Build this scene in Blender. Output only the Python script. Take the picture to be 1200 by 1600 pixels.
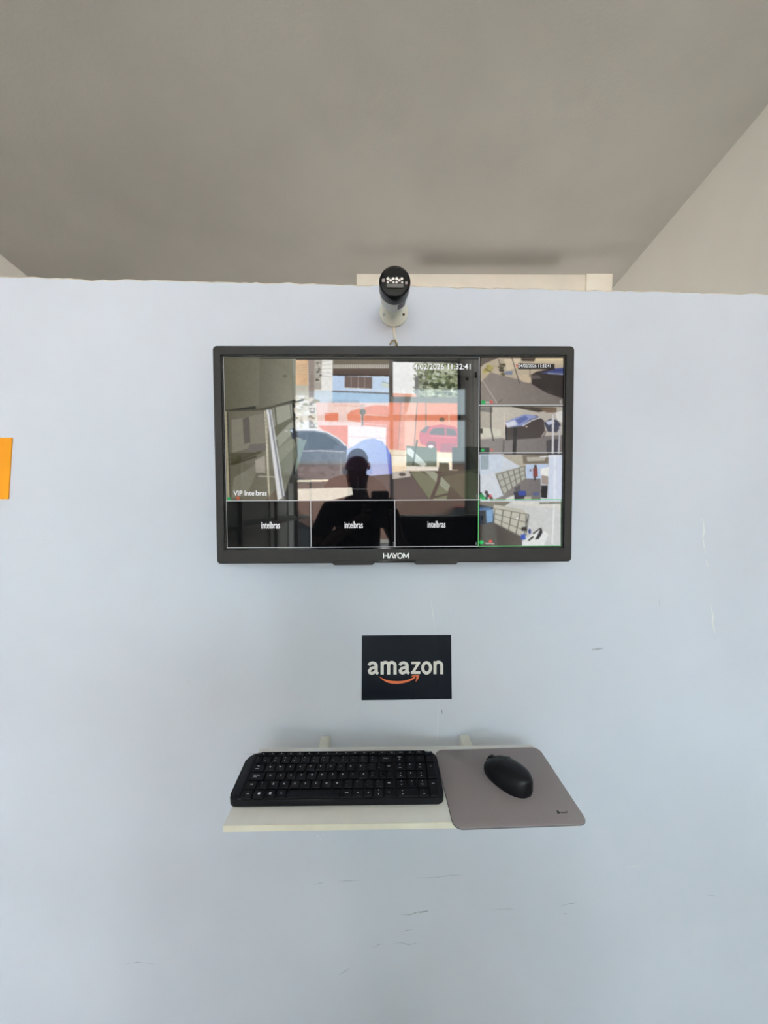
import bpy, bmesh, math, random
import numpy as np
from mathutils import Matrix, Vector
random.seed(7)
rng = np.random.default_rng(7)
for o in list(bpy.data.objects):
    bpy.data.objects.remove(o, do_unlink=True)
SC = bpy.context.scene
C = SC.collection

# ------------------------------------------------------------------ camera
CZ = 1.45                     # height of the phone lens above the floor
FPX, PITCH, YAW, ROLL, D = 588.972, 0.0508, 0.013, 0.0041, 0.8563   # D: lens to wall
def ray(px, py):
    X = (px - 600) / FPX; U = (800 - py) / FPX
    cr, sr = math.cos(ROLL), math.sin(ROLL)
    x = X * cr + U * sr; u = -X * sr + U * cr
    cp, sp = math.cos(PITCH), math.sin(PITCH)
    y = cp + u * sp; z = u * cp - sp
    cy, sy = math.cos(YAW), math.sin(YAW)
    return Vector((x * cy + y * sy, -x * sy + y * cy, z))
def on_wall(px, py, d=0.0):   # point on the plane y = D - d
    r = ray(px, py); r = r * ((D - d) / r.y); return Vector((r.x, r.y, r.z + CZ))
def on_level(px, py, h):      # point on the level plane h below the lens
    r = ray(px, py); r = r * (-h / r.z); return Vector((r.x, r.y, r.z + CZ))
cam_d = bpy.data.cameras.new('camera')
cam_d.sensor_fit = 'VERTICAL'; cam_d.sensor_height = 24.0
cam_d.lens = FPX / 1600 * 24.0
cam_d.clip_start = 0.01; cam_d.clip_end = 200
cam = bpy.data.objects.new('camera', cam_d); C.objects.link(cam)
fw = ray(600, 800).normalized()
rt = (ray(700, 800) - ray(600, 800)).normalized()
up = (ray(600, 700) - ray(600, 800)).normalized()
cam.matrix_world = Matrix(((rt.x, up.x, -fw.x, 0), (rt.y, up.y, -fw.y, 0), (rt.z, up.z, -fw.z, CZ), (0, 0, 0, 1)))
SC.camera = cam

# ------------------------------------------------------------------ sky, sun, exposure
SKY = 25.5
SUN = 50.0
w = bpy.data.worlds.new('sky'); SC.world = w; w.use_nodes = True
bg = w.node_tree.nodes['Background']
bg.inputs['Color'].default_value = (0.80, 0.93, 1.0, 1)
bg.inputs['Strength'].default_value = SKY
sd = bpy.data.lights.new('sun', 'SUN'); sd.energy = SUN; sd.angle = math.radians(0.6); sd.color = (1.0, 0.97, 0.93)
so = bpy.data.objects.new('sun', sd); C.objects.link(so)
so.rotation_euler = Vector((0.20, -0.10, -1.0)).to_track_quat('-Z', 'Y').to_euler()
so.location = (0, 0, 12)
STORE_Y = -5.0
pd = bpy.data.lights.new('storefront_portal', 'AREA'); pd.shape = 'RECTANGLE'; pd.size = 3.15; pd.size_y = 3.4
pd.cycles.is_portal = True
po = bpy.data.objects.new('storefront_portal', pd); C.objects.link(po)
po.location = (0.14, STORE_Y - 0.08, 1.72); po.rotation_euler = (math.radians(90), 0, 0)
vs = SC.view_settings
SC.display_settings.display_device = 'sRGB'
vs.view_transform = 'Standard'; vs.look = 'None'; vs.gamma = 1.0; vs.use_curve_mapping = False
vs.exposure = 0.0

# ------------------------------------------------------------------ materials
def lin(c):
    c = c / 255.0
    return c / 12.92 if c <= 0.04045 else ((c + 0.055) / 1.055) ** 2.4
def srgb(r, g, b): return (lin(r), lin(g), lin(b), 1.0)
MATS = {}
def mat(name, col, rough=0.5, metal=0.0, spec=0.5, var=0.0, scale=20.0, bump=0.0, bscale=200.0, emit=None, estr=1.0, col2=None, detail=4.0, coat=0.0):
    if name in MATS: return MATS[name]
    m = bpy.data.materials.new(name); m.use_nodes = True
    nt = m.node_tree; b = nt.nodes['Principled BSDF']
    b.inputs['Base Color'].default_value = col
    b.inputs['Roughness'].default_value = rough
    b.inputs['Metallic'].default_value = metal
    b.inputs['Specular IOR Level'].default_value = spec
    b.inputs['Coat Weight'].default_value = coat
    if var > 0 or bump > 0:
        tc = nt.nodes.new('ShaderNodeTexCoord')
    if var > 0:
        n = nt.nodes.new('ShaderNodeTexNoise'); n.inputs['Scale'].default_value = scale; n.inputs['Detail'].default_value = detail
        nt.links.new(tc.outputs['Object'], n.inputs['Vector'])
        r = nt.nodes.new('ShaderNodeValToRGB')
        c2 = col2 if col2 else tuple(max(0, c * (1 - var)) for c in col[:3]) + (1,)
        r.color_ramp.elements[0].color = c2; r.color_ramp.elements[1].color = col
        r.color_ramp.elements[0].position = 0.35; r.color_ramp.elements[1].position = 0.62
        nt.links.new(n.outputs['Fac'], r.inputs['Fac']); nt.links.new(r.outputs['Color'], b.inputs['Base Color'])
    if bump > 0:
        n2 = nt.nodes.new('ShaderNodeTexNoise'); n2.inputs['Scale'].default_value = bscale; n2.inputs['Detail'].default_value = 3
        nt.links.new(tc.outputs['Object'], n2.inputs['Vector'])
        bp = nt.nodes.new('ShaderNodeBump'); bp.inputs['Strength'].default_value = bump; bp.inputs['Distance'].default_value = 0.002
        nt.links.new(n2.outputs['Fac'], bp.inputs['Height']); nt.links.new(bp.outputs['Normal'], b.inputs['Normal'])
    if emit:
        b.inputs['Emission Color'].default_value = emit; b.inputs['Emission Strength'].default_value = estr
    MATS[name] = m
    return m
M_WALL = mat('pale_blue_wall_paint', (0.62, 0.65, 0.715, 1), 0.55, spec=0.3, var=0.05, scale=3.2, bump=0.12, bscale=160)
M_CEIL = mat('grey_ceiling_plaster', (0.485, 0.465, 0.43, 1), 0.9, spec=0.1, var=0.09, scale=2.6, bump=0.25, bscale=120)
M_SIDE = mat('cream_side_wall', (0.82, 0.79, 0.73, 1), 0.85, spec=0.15, var=0.05, scale=3, bump=0.15, bscale=120)
M_RAW = mat('raw_plaster_edge', (0.74, 0.67, 0.56, 1), 0.9, var=0.2, scale=40)
M_CREAM = mat('cream_batten_paint', (0.80, 0.73, 0.62, 1), 0.6, var=0.06, scale=12)
M_FLOOR = mat('grey_floor_tile', (0.42, 0.415, 0.41, 1), 0.35, var=0.15, scale=5)
M_BEZEL = mat('charcoal_television_plastic', srgb(46, 43, 41), 0.45, spec=0.3, var=0.12, scale=60, bump=0.15, bscale=900)
M_BLACK = mat('black_plastic', (0.008, 0.008, 0.009, 1), 0.4, spec=0.4)
M_GLOSSBLK = mat('gloss_black_plastic', (0.004, 0.004, 0.005, 1), 0.08, spec=0.5)
M_WHITE = mat('white_plastic', (0.80, 0.80, 0.77, 1), 0.4)
M_CREAMPL = mat('aged_white_plastic', (0.80, 0.78, 0.68, 1), 0.45)
M_RUST = mat('rusty_screw_hole', (0.12, 0.05, 0.02, 1), 0.8, var=0.5, scale=300)
M_STEEL = mat('zinc_steel', (0.6, 0.6, 0.58, 1), 0.35, metal=0.8)
M_BOARD = mat('cream_melamine', (0.90, 0.88, 0.83, 1), 0.4, spec=0.4, var=0.06, scale=14)
M_EDGE = mat('yellowed_edge_band', (0.84, 0.80, 0.66, 1), 0.5, var=0.1, scale=18)
M_BRACKET = mat('cream_painted_steel', (0.86, 0.83, 0.72, 1), 0.4, var=0.05, scale=30)
M_PAD = mat('grey_mousepad_fabric', srgb(164, 154, 155), 0.95, spec=0.1, var=0.08, scale=900, bump=0.3, bscale=1500)
M_PADEDGE = mat('mousepad_rubber_edge', srgb(112, 112, 116), 0.9)
M_KB = mat('keyboard_black_plastic', (0.007, 0.007, 0.010, 1), 0.42, spec=0.2, bump=0.1, bscale=1500)
M_KEY = mat('keycap_black_plastic', (0.006, 0.006, 0.009, 1), 0.5, spec=0.16)
M_LEGEND = mat('white_key_print', (0.88, 0.88, 0.92, 1), 0.6)
M_MOUSE = mat('mouse_black_shell', (0.007, 0.007, 0.009, 1), 0.38, spec=0.22)
M_POSTER = mat('dark_navy_sticker', srgb(24, 29, 38), 0.28, spec=0.35, var=0.15, scale=9)
M_LOGOW = mat('sticker_white_print', srgb(226, 222, 214), 0.5)
M_LOGOO = mat('sticker_orange_print', srgb(232, 122, 78), 0.5)
M_ORANGE = mat('orange_card', (0.95, 0.36, 0.004, 1), 0.5, var=0.06, scale=8)
M_SCUFF = mat('dark_scuff', (0.20, 0.21, 0.24, 1), 0.8, var=0.3, scale=200)
M_SCUFF2 = mat('faint_scuff', (0.43, 0.455, 0.50, 1), 0.8, var=0.2, scale=200)
M_DRIP = mat('pale_paint_drip', (0.72, 0.735, 0.73, 1), 0.5)
M_LETTER = mat('printed_silver_lettering', (0.75, 0.75, 0.75, 1), 0.4)

# ------------------------------------------------------------------ mesh helpers
def link(name, me, m, parent=None):
    o = bpy.data.objects.new(name, me); C.objects.link(o)
    if m is not None and len(me.materials) == 0: me.materials.append(m)
    if parent is not None: o.parent = parent
    return o
def fin(bm, name='mesh', smooth=False, angle=None):
    bmesh.ops.recalc_face_normals(bm, faces=bm.faces)
    me = bpy.data.meshes.new(name); bm.to_mesh(me); bm.free()
    if smooth:
        for p in me.polygons: p.use_smooth = True
        if angle is not None:
            try: me.set_sharp_from_angle(angle=math.radians(angle))
            except Exception: pass
    return me
def box(x0, x1, y0, y1, z0, z1, bev=0.0, seg=2):
    bm = bmesh.new()
    vs_ = [bm.verts.new((x, y, z)) for x in (x0, x1) for y in (y0, y1) for z in (z0, z1)]
    for f in ((0, 1, 3, 2), (4, 6, 7, 5), (0, 4, 5, 1), (2, 3, 7, 6), (0, 2, 6, 4), (1, 5, 7, 3)):
        bm.faces.new([vs_[i] for i in f])
    if bev > 0: bmesh.ops.bevel(bm, geom=list(bm.edges), offset=bev, segments=seg, affect='EDGES', profile=0.5)
    return fin(bm, smooth=bev > 0, angle=40)
def rounded(x0, x1, y0, y1, radii, n=6):
    """outline, counter-clockwise from (x0,y0); radii for corners (x0y0, x1y0, x1y1, x0y1)"""
    pts = []
    cs = [(x0, y0, 1, 1, 180), (x1, y0, -1, 1, 270), (x1, y1, -1, -1, 0), (x0, y1, 1, -1, 90)]
    for (cx, cy, sx, sy, a0), r in zip(cs, radii):
        for k in range(n + 1):
            a = math.radians(a0 + 90 * k / n)
            pts.append((cx + sx * r + r * math.cos(a), cy + sy * r + r * math.sin(a)))
    return pts
def prism(pts, z0, z1, bev=0.0, seg=2, plane='xy', smooth=True):
    bm = bmesh.new()
    def P(a, b, h): return (a, b, h) if plane == 'xy' else (a, h, b)
    lo = [bm.verts.new(P(a, b, z0)) for a, b in pts]; hi = [bm.verts.new(P(a, b, z1)) for a, b in pts]
    n = len(pts)
    bm.faces.new(lo[::-1]); top = bm.faces.new(hi)
    for i in range(n): bm.faces.new((lo[i], lo[(i + 1) % n], hi[(i + 1) % n], hi[i]))
    if bev > 0:
        bmesh.ops.bevel(bm, geom=[e for e in top.edges], offset=bev, segments=seg, affect='EDGES', profile=0.5)
    return fin(bm, smooth=smooth, angle=38)
def lathe(prof, n=40, axis='y', cap=True):
    """prof: list of (radius, height); spun about the axis"""
    bm = bmesh.new(); rings = []
    for r, h in prof:
        ring = []
        for k in range(n):
            a = 2 * math.pi * k / n; c, s = r * math.cos(a), r * math.sin(a)
            ring.append(bm.verts.new((c, h, s) if axis == 'y' else ((c, s, h) if axis == 'z' else (h, c, s))))
        rings.append(ring)
    for a, b in zip(rings, rings[1:]):
        for k in range(n): bm.faces.new((a[k], a[(k + 1) % n], b[(k + 1) % n], b[k]))
    if cap:
        bm.faces.new(rings[0]); bm.faces.new(rings[-1][::-1])
    return fin(bm, smooth=True, angle=35)
def tube(pts, r, n=10, radii=None):
    bm = bmesh.new(); rings = []
    pts = [Vector(p) for p in pts]
    for i, p in enumerate(pts):
        t = (pts[min(i + 1, len(pts) - 1)] - pts[max(i - 1, 0)]).normalized()
        u = t.orthogonal().normalized() if i == 0 else (u - t * u.dot(t)).normalized()
        v = t.cross(u); rr = radii[i] if radii else r
        rings.append([bm.verts.new(p + (u * math.cos(2 * math.pi * k / n) + v * math.sin(2 * math.pi * k / n)) * rr) for k in range(n)])
    for a, b in zip(rings, rings[1:]):
        for k in range(n): bm.faces.new((a[k], a[(k + 1) % n], b[(k + 1) % n], b[k]))
    bm.faces.new(rings[0][::-1]); bm.faces.new(rings[-1])
    return fin(bm, smooth=True, angle=50)
def empty(name, loc=(0, 0, 0), rot=(0, 0, 0)):
    o = bpy.data.objects.new(name, None); C.objects.link(o); o.location = loc; o.rotation_euler = rot; o.empty_display_size = 0.05
    return o
def tag(o, label, cat, group=None):
    o['label'] = label; o['category'] = cat
    if group: o['group'] = group
    return o
def struct(o, label=None):
    o['kind'] = 'structure'
    if label: o['label'] = label
    return o
_tcache = {}
def text_mesh(s, w_, h_, bold=0.0, flat=True, depth=0.0, space=1.0, res=3, shear=0.0):
    """upright text in the local x-z plane, centred, fitted to w x h, facing -y"""
    cu = bpy.data.curves.new('lettering', 'FONT'); cu.body = s; cu.size = 1; cu.offset = bold; cu.extrude = depth
    cu.space_character = space; cu.resolution_u = res; cu.shear = shear
    ob = bpy.data.objects.new('lettering', cu); C.objects.link(ob)
    dg = bpy.context.evaluated_depsgraph_get(); dg.update()
    me = bpy.data.meshes.new_from_object(ob.evaluated_get(dg))
    bpy.data.objects.remove(ob, do_unlink=True); bpy.data.curves.remove(cu)
    me.materials.clear()
    co = np.array([v.co[:] for v in me.vertices])
    lo, hi = co.min(0), co.max(0)
    sx = w_ / max(1e-6, hi[0] - lo[0]); sy = h_ / max(1e-6, hi[1] - lo[1])
    if w_ == 0: sx = sy = h_ / 0.70
    if h_ == 0: sy = sx
    for v, c in zip(me.vertices, co):
        v.co = ((c[0] - (lo[0] + hi[0]) / 2) * sx, -c[2] * sy, (c[1] - (lo[1] + hi[1]) / 2) * sy)
    me.update()
    return me

# ------------------------------------------------------------------ the room
XL, XR, XRB = -1.47, 1.75, 1.04           # left wall, right wall, wall of the recess behind the partition
CA, CB = 1.226, 0.19                      # sloping ceiling: height above the lens = CA - CB*y
def ceil_z(y): return CZ + CA - CB * y
struct(link('floor', box(XL - 0.15, XR + 0.15, STORE_Y - 0.1, 2.5, -0.1, 0.0), M_FLOOR))
bm = bmesh.new()
y0, y1 = STORE_Y - 0.12, 2.55
vv = [bm.verts.new(p) for p in ((XL - .3, y0, ceil_z(y0)), (XR + .3, y0, ceil_z(y0)), (XR + .3, y1, ceil_z(y1)), (XL - .3, y1, ceil_z(y1)),
                                (XL - .3, y0, ceil_z(y0) + .2), (XR + .3, y0, ceil_z(y0) + .2), (XR + .3, y1, ceil_z(y1) + .2), (XL - .3, y1, ceil_z(y1) + .2))]
for f in ((3, 2, 1, 0), (4, 5, 6, 7), (0, 1, 5, 4), (1, 2, 6, 5), (2, 3, 7, 6), (3, 0, 4, 7)): bm.faces.new([vv[i] for i in f])
struct(link('ceiling', fin(bm), M_CEIL))
def side_wall(name, xa, xb, ya, yb, m=M_SIDE):
    """wall whose top follows the sloping ceiling"""
    bm = bmesh.new()
    v = [bm.verts.new((x, y, z)) for x in (xa, xb) for (y, z) in ((ya, 0), (yb, 0), (yb, ceil_z(yb) + .02), (ya, ceil_z(ya) + .02))]
    for f in ((0, 1, 2, 3), (7, 6, 5, 4), (0, 4, 5, 1), (1, 5, 6, 2), (2, 6, 7, 3), (3, 7, 4, 0)): bm.faces.new([v[i] for i in f])
    return struct(link(name, fin(bm), m))
side_wall('wall_left', XL - 0.15, XL, STORE_Y - 0.1, 2.5)
side_wall('wall_right', XR, XR + 0.15, STORE_Y - 0.1, 2.5)
side_wall('wall_recess', XRB, XR, D + 0.10, 2.05)
side_wall('wall_back', XL, XR, 2.05, 2.2)

# the pale blue partition: its top edge is hand cut and uneven, above it one looks over to the sloping ceiling
def top_z(x):
    base = CZ + 0.4597 - 0.0187 * x
    n = 0.0006 * math.sin(x * 23) + 0.0006 * math.sin(x * 91 + 1) + 0.0004 * math.sin(x * 213 + 2)
    return base + n
bm = bmesh.new()
NX = 260; TH = 0.095
jit = rng.normal(0, 0.0007, NX + 1)
rows = []
for i in range(NX + 1):
    x = XL + (XR - XL) * i / NX
    z = top_z(x) + jit[i]
    if -0.66 < x < -0.60: z -= 0.003 * (1 - abs(x + 0.63) / 0.03)
    rows.append([bm.verts.new(p) for p in ((x, D, 0), (x, D, z - 0.004), (x, D + 0.004, z), (x, D + TH, z + 0.001), (x, D + TH, 0))])
for a, b in zip(rows, rows[1:]):
    for k in range(4): bm.faces.new((a[k], b[k], b[k + 1], a[k + 1]))
bm.faces.new(rows[0]); bm.faces.new(rows[-1][::-1])
me = fin(bm); me.materials.append(M_WALL); me.materials.append(M_RAW)
for p in me.polygons:
    if p.normal.z > 0.4: p.material_index = 1
WALL = struct(link('wall_front', me, None), 'pale blue painted partition wall with an uneven top edge')

# scuffs, chips and paint runs on the partition (thin irregular films on its face)
def mark(pts, wd, m, name, taper=True):
    P = [on_wall(*p) for p in pts]
    dense = []
    for a, b in zip(P, P[1:]):
        for k in range(4): dense.append(a.lerp(b, k / 4))
    dense.append(P[-1]); n = len(dense)
    bm = bmesh.new(); prev = None; y = D - 0.0004
    for i, p in enumerate(dense):
        t = (dense[min(i + 1, n - 1)] - dense[max(i - 1, 0)]); t.normalize(); nn = Vector((-t.z, 0, t.x))
        ww = wd * (0.35 + 0.65 * random.random()) * (math.sin(math.pi * (i + 0.6) / (n + 0.2)) if taper else 1)
        a = bm.verts.new((p.x + nn.x * ww, y, p.z + nn.z * ww)); b = bm.verts.new((p.x - nn.x * ww, y, p.z - nn.z * ww))
        if prev: bm.faces.new((prev[0], a, b, prev[1]))
        prev = (a, b)
    me_ = fin(bm)
    link(name, me_, m, WALL)
S_ = 'scuff_mark'
mark([(625, 1428), (640, 1429), (652, 1425), (669, 1423)], 0.0011, M_SCUFF, S_)
mark([(655, 1426), (669, 1423)], 0.0013, M_SCUFF, S_)
mark([(627, 1455), (645, 1452)], 0.0010, M_SCUFF2, S_)
mark([(583, 1481), (592, 1475), (597, 1475)], 0.0012, M_SCUFF2, S_)
mark([(612, 1475), (625, 1472), (640, 1476), (656, 1471)], 0.0012, M_SCUFF2, S_)
mark([(530, 1523), (546, 1513)], 0.0012, M_SCUFF2, S_)
mark([(490, 1382), (506, 1378)], 0.0011, M_SCUFF2, S_)
mark([(528, 1377), (545, 1376), (562, 1375)], 0.0010, M_SCUFF2, S_)
mark([(650, 1372), (680, 1371), (700, 1368), (728, 1366)], 0.0009, M_SCUFF2, S_)
mark([(766, 1422), (785, 1420), (806, 1420)], 0.0010, M_SCUFF2, S_)
mark([(874, 1416), (888, 1412), (902, 1410)], 0.0012, M_SCUFF2, S_)
mark([(880, 1428), (886, 1427)], 0.0011, M_SCUFF2, S_)
mark([(195, 1506), (215, 1503), (245, 1507)], 0.0010, M_SCUFF2, S_)
mark([(690, 1108), (691, 1116)], 0.0009, M_SCUFF, S_)
mark([(925, 1014), (942, 1013)], 0.0022, M_SCUFF2, S_)
mark([(924, 1016), (941, 1015)], 0.0010, M_SCUFF, S_)
mark([(1030, 936), (1031, 948)], 0.0012, M_SCUFF2, S_)
mark([(1100, 1398), (1120, 1400)], 0.0010, M_SCUFF2, S_)
Dp = 'paint_drip'
mark([(1095, 809), (1099, 815), (1100, 829), (1098, 840), (1100, 853), (1103, 866)], 0.0028, M_DRIP, Dp)
mark([(1103, 876), (1106, 884)], 0.0022, M_DRIP, Dp)
mark([(1110, 945), (1114, 962), (1113, 973), (1117, 989)], 0.0032, M_DRIP, Dp)
mark([(976, 1355), (988, 1354), (1001, 1352)], 0.0016, M_DRIP, Dp)
mark([(673, 936), (675, 948), (678, 970), (680, 993)], 0.0010, M_DRIP, Dp)
mark([(685, 1100), (684, 1130), (683, 1160)], 0.0009, M_DRIP, Dp)
mark([(496, 1303), (498, 1308)], 0.0014, M_DRIP, 'plaster_chip')
mark([(500, 1310), (502, 1314)], 0.0014, M_DRIP, 'plaster_chip')

# cream batten hanging just under the ceiling behind the partition
YB = 1.53
bx0 = ray(557, 432); bx0 = bx0 * (YB / bx0.y); bx1 = ray(915, 441); bx1 = bx1 * (YB / bx1.y); bx2 = ray(955, 443); bx2 = bx2 * (YB / bx2.y)
zt = CZ + 0.862
tr = struct(link('trim_1', box(bx0.x, bx1.x, YB, YB + 0.012, zt - 0.062, zt, 0.002), M_CREAM), 'cream batten under the ceiling behind the partition')
link('end_block', box(bx1.x, bx2.x, YB - 0.008, YB + 0.014, zt - 0.066, zt - 0.001, 0.002), mat('pale_cream_block', (0.88, 0.82, 0.70, 1), 0.6), tr)

link('shadow_block', box(0.20, 0.72, YB + 0.0125, YB + 0.065, zt - 0.04, zt - 0.002), M_CREAM, tr)  # unseen block added to deepen the batten shadow on the ceiling
# unseen lamp added in the recess behind the partition: lights the low end of the ceiling
lamp = empty('added_lamp', (0.50, 2.049, 1.30)); tag(lamp, 'added bulkhead lamp on the far wall, unseen behind the pale blue partition', 'lamp')
link('base_plate', lathe([(0.06, 0.0), (0.06, -0.015), (0.045, -0.02)], axis='y'), M_WHITE, lamp)
link('bulb', lathe([(0.012, -0.02), (0.022, -0.03), (0.03, -0.05), (0.028, -0.07), (0.014, -0.085), (0.002, -0.088)], axis='y'), mat('lamp_bulb_glow', (0.9, 0.9, 0.9, 1), emit=(1, 0.95, 0.86, 1), estr=8), lamp)
ld = bpy.data.lights.new('lamp_light', 'POINT'); ld.energy = 13.0; ld.shadow_soft_size = 0.34; ld.color = (1, 0.96, 0.90)
lo_ = bpy.data.objects.new('lamp_light', ld); C.objects.link(lo_); lo_.parent = lamp; lo_.location = (0, -0.36, -0.05)

# storefront
WIN = struct(link('window_1', box(XL, XR, STORE_Y - 0.05, STORE_Y + 0.05, ceil_z(STORE_Y) - 0.22, ceil_z(STORE_Y) + 0.02), mat('dark_storefront_header', (0.10, 0.10, 0.095, 1), 0.5)), 'shopfront with grey metal frame open to the street')
M_ALU = mat('grey_aluminium', (0.22, 0.22, 0.21, 1), 0.4, metal=0.5)
HT = ceil_z(STORE_Y) - 0.2
for xx in (XL + 0.03, 0.22, 1.53):
    link('mullion', box(xx - 0.03, xx + 0.03, STORE_Y - 0.04, STORE_Y + 0.04, 0, HT), M_ALU, WIN)
link('transom', box(0.25, 1.50, STORE_Y - 0.035, STORE_Y + 0.035, 2.86, 2.95), M_ALU, WIN)
link('transom', box(XL + 0.06, 0.19, STORE_Y - 0.035, STORE_Y + 0.035, 2.86, 2.95), M_ALU, WIN)
def glass():
    m = bpy.data.materials.new('thin_pane_glass'); m.use_nodes = True; nt = m.node_tree; nt.nodes.clear()
    out = nt.nodes.new('ShaderNodeOutputMaterial'); mx = nt.nodes.new('ShaderNodeMixShader'); t = nt.nodes.new('ShaderNodeBsdfTransparent'); g = nt.nodes.new('ShaderNodeBsdfGlossy')
    t.inputs['Color'].default_value = (0.93, 0.96, 0.95, 1); g.inputs['Roughness'].default_value = 0.02; mx.inputs['Fac'].default_value = 0.06
    nt.links.new(t.outputs[0], mx.inputs[1]); nt.links.new(g.outputs[0], mx.inputs[2]); nt.links.new(mx.outputs[0], out.inputs['Surface'])
    return m
M_GLASS = glass()
link('pane', box(0.25, 1.50, STORE_Y - 0.004, STORE_Y + 0.004, 0.0, 2.86), M_GLASS, WIN)
link('pane', box(0.25, 1.50, STORE_Y - 0.004, STORE_Y + 0.004, 2.95, HT), M_GLASS, WIN)
link('pane', box(XL + 0.06, 0.19, STORE_Y - 0.004, STORE_Y + 0.004, 2.95, HT), M_GLASS, WIN)
link('pier', box(1.56, XR, STORE_Y - 0.05, STORE_Y + 0.05, 0, HT), M_SIDE, WIN)

# street in front of the shop (seen only mirrored in the screen, and lighting the room)
def ext(name, me, m, label): return struct(link(name, me, m), label)
ext('pavement', box(-9, 9, -7.0, STORE_Y - 0.12, -0.16, -0.02), mat('concrete_pavement', (0.50, 0.48, 0.44, 1), 0.9, var=0.15, scale=3), 'pale concrete pavement outside the shopfront')
ext('road', box(-14, 14, -12.2, -7.0, -0.3, -0.14), mat('asphalt_road', (0.34, 0.335, 0.33, 1), 0.9, var=0.2, scale=6), 'grey asphalt road outside the shopfront')
ext('pavement', box(-14, 14, -13.6, -12.2, -0.3, -0.02), MATS['concrete_pavement'], 'pale concrete pavement across the road')
gw = empty('garden_wall', (0, -13.7, 0)); tag(gw, 'orange painted street wall mirrored faintly in the television screen', 'wall')
link('wall_body', box(-14, 14, -0.2, 0, -0.1, 3.0), mat('orange_wall_paint', (0.56, 0.33, 0.25, 1), 0.8, var=0.1, scale=1.5), gw)
link('coping', box(-14, 14, -0.26, 0.06, 3.0, 3.1), MATS['concrete_pavement'], gw)
hs = empty('house', (-1.4, -16, 0)); tag(hs, 'light blue house with brown shutters beyond the orange street wall', 'house')
link('wall_body', box(-2.6, 2.6, -4, 0, 0, 6.6), mat('light_blue_house_paint', (0.50, 0.62, 0.75, 1), 0.8, var=0.06, scale=2), hs)
link('roof', box(-3.0, 3.0, -4.4, 0.6, 6.6, 6.9), mat('brown_roof_tile', (0.16, 0.10, 0.07, 1), 0.8, var=0.2, scale=8), hs)
link('shutter', box(-0.9, 0.5, 0, 0.05, 5.2, 6.2), mat('brown_shutter', (0.14, 0.09, 0.07, 1), 0.6), hs)

def car(loc, face, paint, label):
    c = empty('car', loc, (0, 0, face)); tag(c, label, 'car')
    def hull(prof, y0, y1, y_in, zmid):
        bm = bmesh.new(); n = len(prof); R4 = []
        for y, f in ((y0, 1), (y1, -1)):
            R4.append([bm.verts.new((x, y + f * (y_in * max(0, (z - zmid)) ), z)) for x, z in prof])
        for i in range(n): bm.faces.new((R4[0][i], R4[0][(i + 1) % n], R4[1][(i + 1) % n], R4[1][i]))
        bm.faces.new(R4[0][::-1]); bm.faces.new(R4[1])
        return fin(bm, smooth=True, angle=28)
    body = [(-2.05, 0.32), (-2.08, 0.62), (-2.0, 0.86), (-1.85, 0.96), (-1.0, 1.0), (0.85, 0.98), (1.75, 0.84), (2.02, 0.66), (2.05, 0.34), (1.6, 0.22), (-1.6, 0.22)]
    link('body', hull(body, -0.86, 0.86, 0.10, 0.62), paint, c)
    cab = [(-1.75, 0.96), (-1.35, 1.34), (-0.85, 1.46), (0.05, 1.47), (0.45, 1.38), (1.05, 0.97)]
    link('cabin', hull(cab, -0.80, 0.80, 0.32, 0.98), mat('car_window_glass', (0.01, 0.011, 0.013, 1), 0.08), c)
    roof = [(-1.20, 1.42), (-0.85, 1.475), (0.05, 1.485), (0.36, 1.425)]
    link('roof', hull(roof, -0.63, 0.63, 0.0, 2), paint, c)
    for s_ in (-1, 1):
        for x in (-0.95, 0.0): link('pillar', tube([(x - 0.1, s_ * 0.80, 0.98), (x + 0.12, s_ * 0.655, 1.45)], 0.03, 6), paint, c)
        link('mirror', box(0.62, 0.78, s_ * 0.93 - 0.08, s_ * 0.93 + 0.08, 0.98, 1.12, 0.03), paint, c)
        for x in (-1.3, 1.3):
            wlr = lathe([(0.18, -0.11), (0.30, -0.11), (0.33, -0.08), (0.33, 0.08), (0.30, 0.11), (0.18, 0.11)], 28)
            wo = link('wheel', wlr, mat('tyre_rubber', (0.02, 0.02, 0.02, 1), 0.8), c); wo.location = (x, s_ * 0.78, 0.33)
            link('hub_cap', lathe([(0.02, 0.118 * s_), (0.12, 0.114 * s_), (0.185, 0.10 * s_)], 24), M_STEEL, wo)
        link('headlight', box(1.86, 2.0, s_ * 0.62 - 0.16, s_ * 0.62 + 0.16, 0.66, 0.80, 0.03), mat('headlight_lens', (0.7, 0.7, 0.7, 1), 0.1), c)
    return c
car((-2.7, -8.3, -0.14), 0.0, mat('black_car_paint', (0.012, 0.012, 0.016, 1), 0.15, coat=0.4), 'black car parked by the near kerb, mirrored in the screen')
car((2.9, -11.2, -0.14), math.pi, mat('red_car_paint', (0.42, 0.02, 0.04, 1), 0.2, coat=0.4), 'red car parked before the orange street wall, mirrored in the screen')

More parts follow.
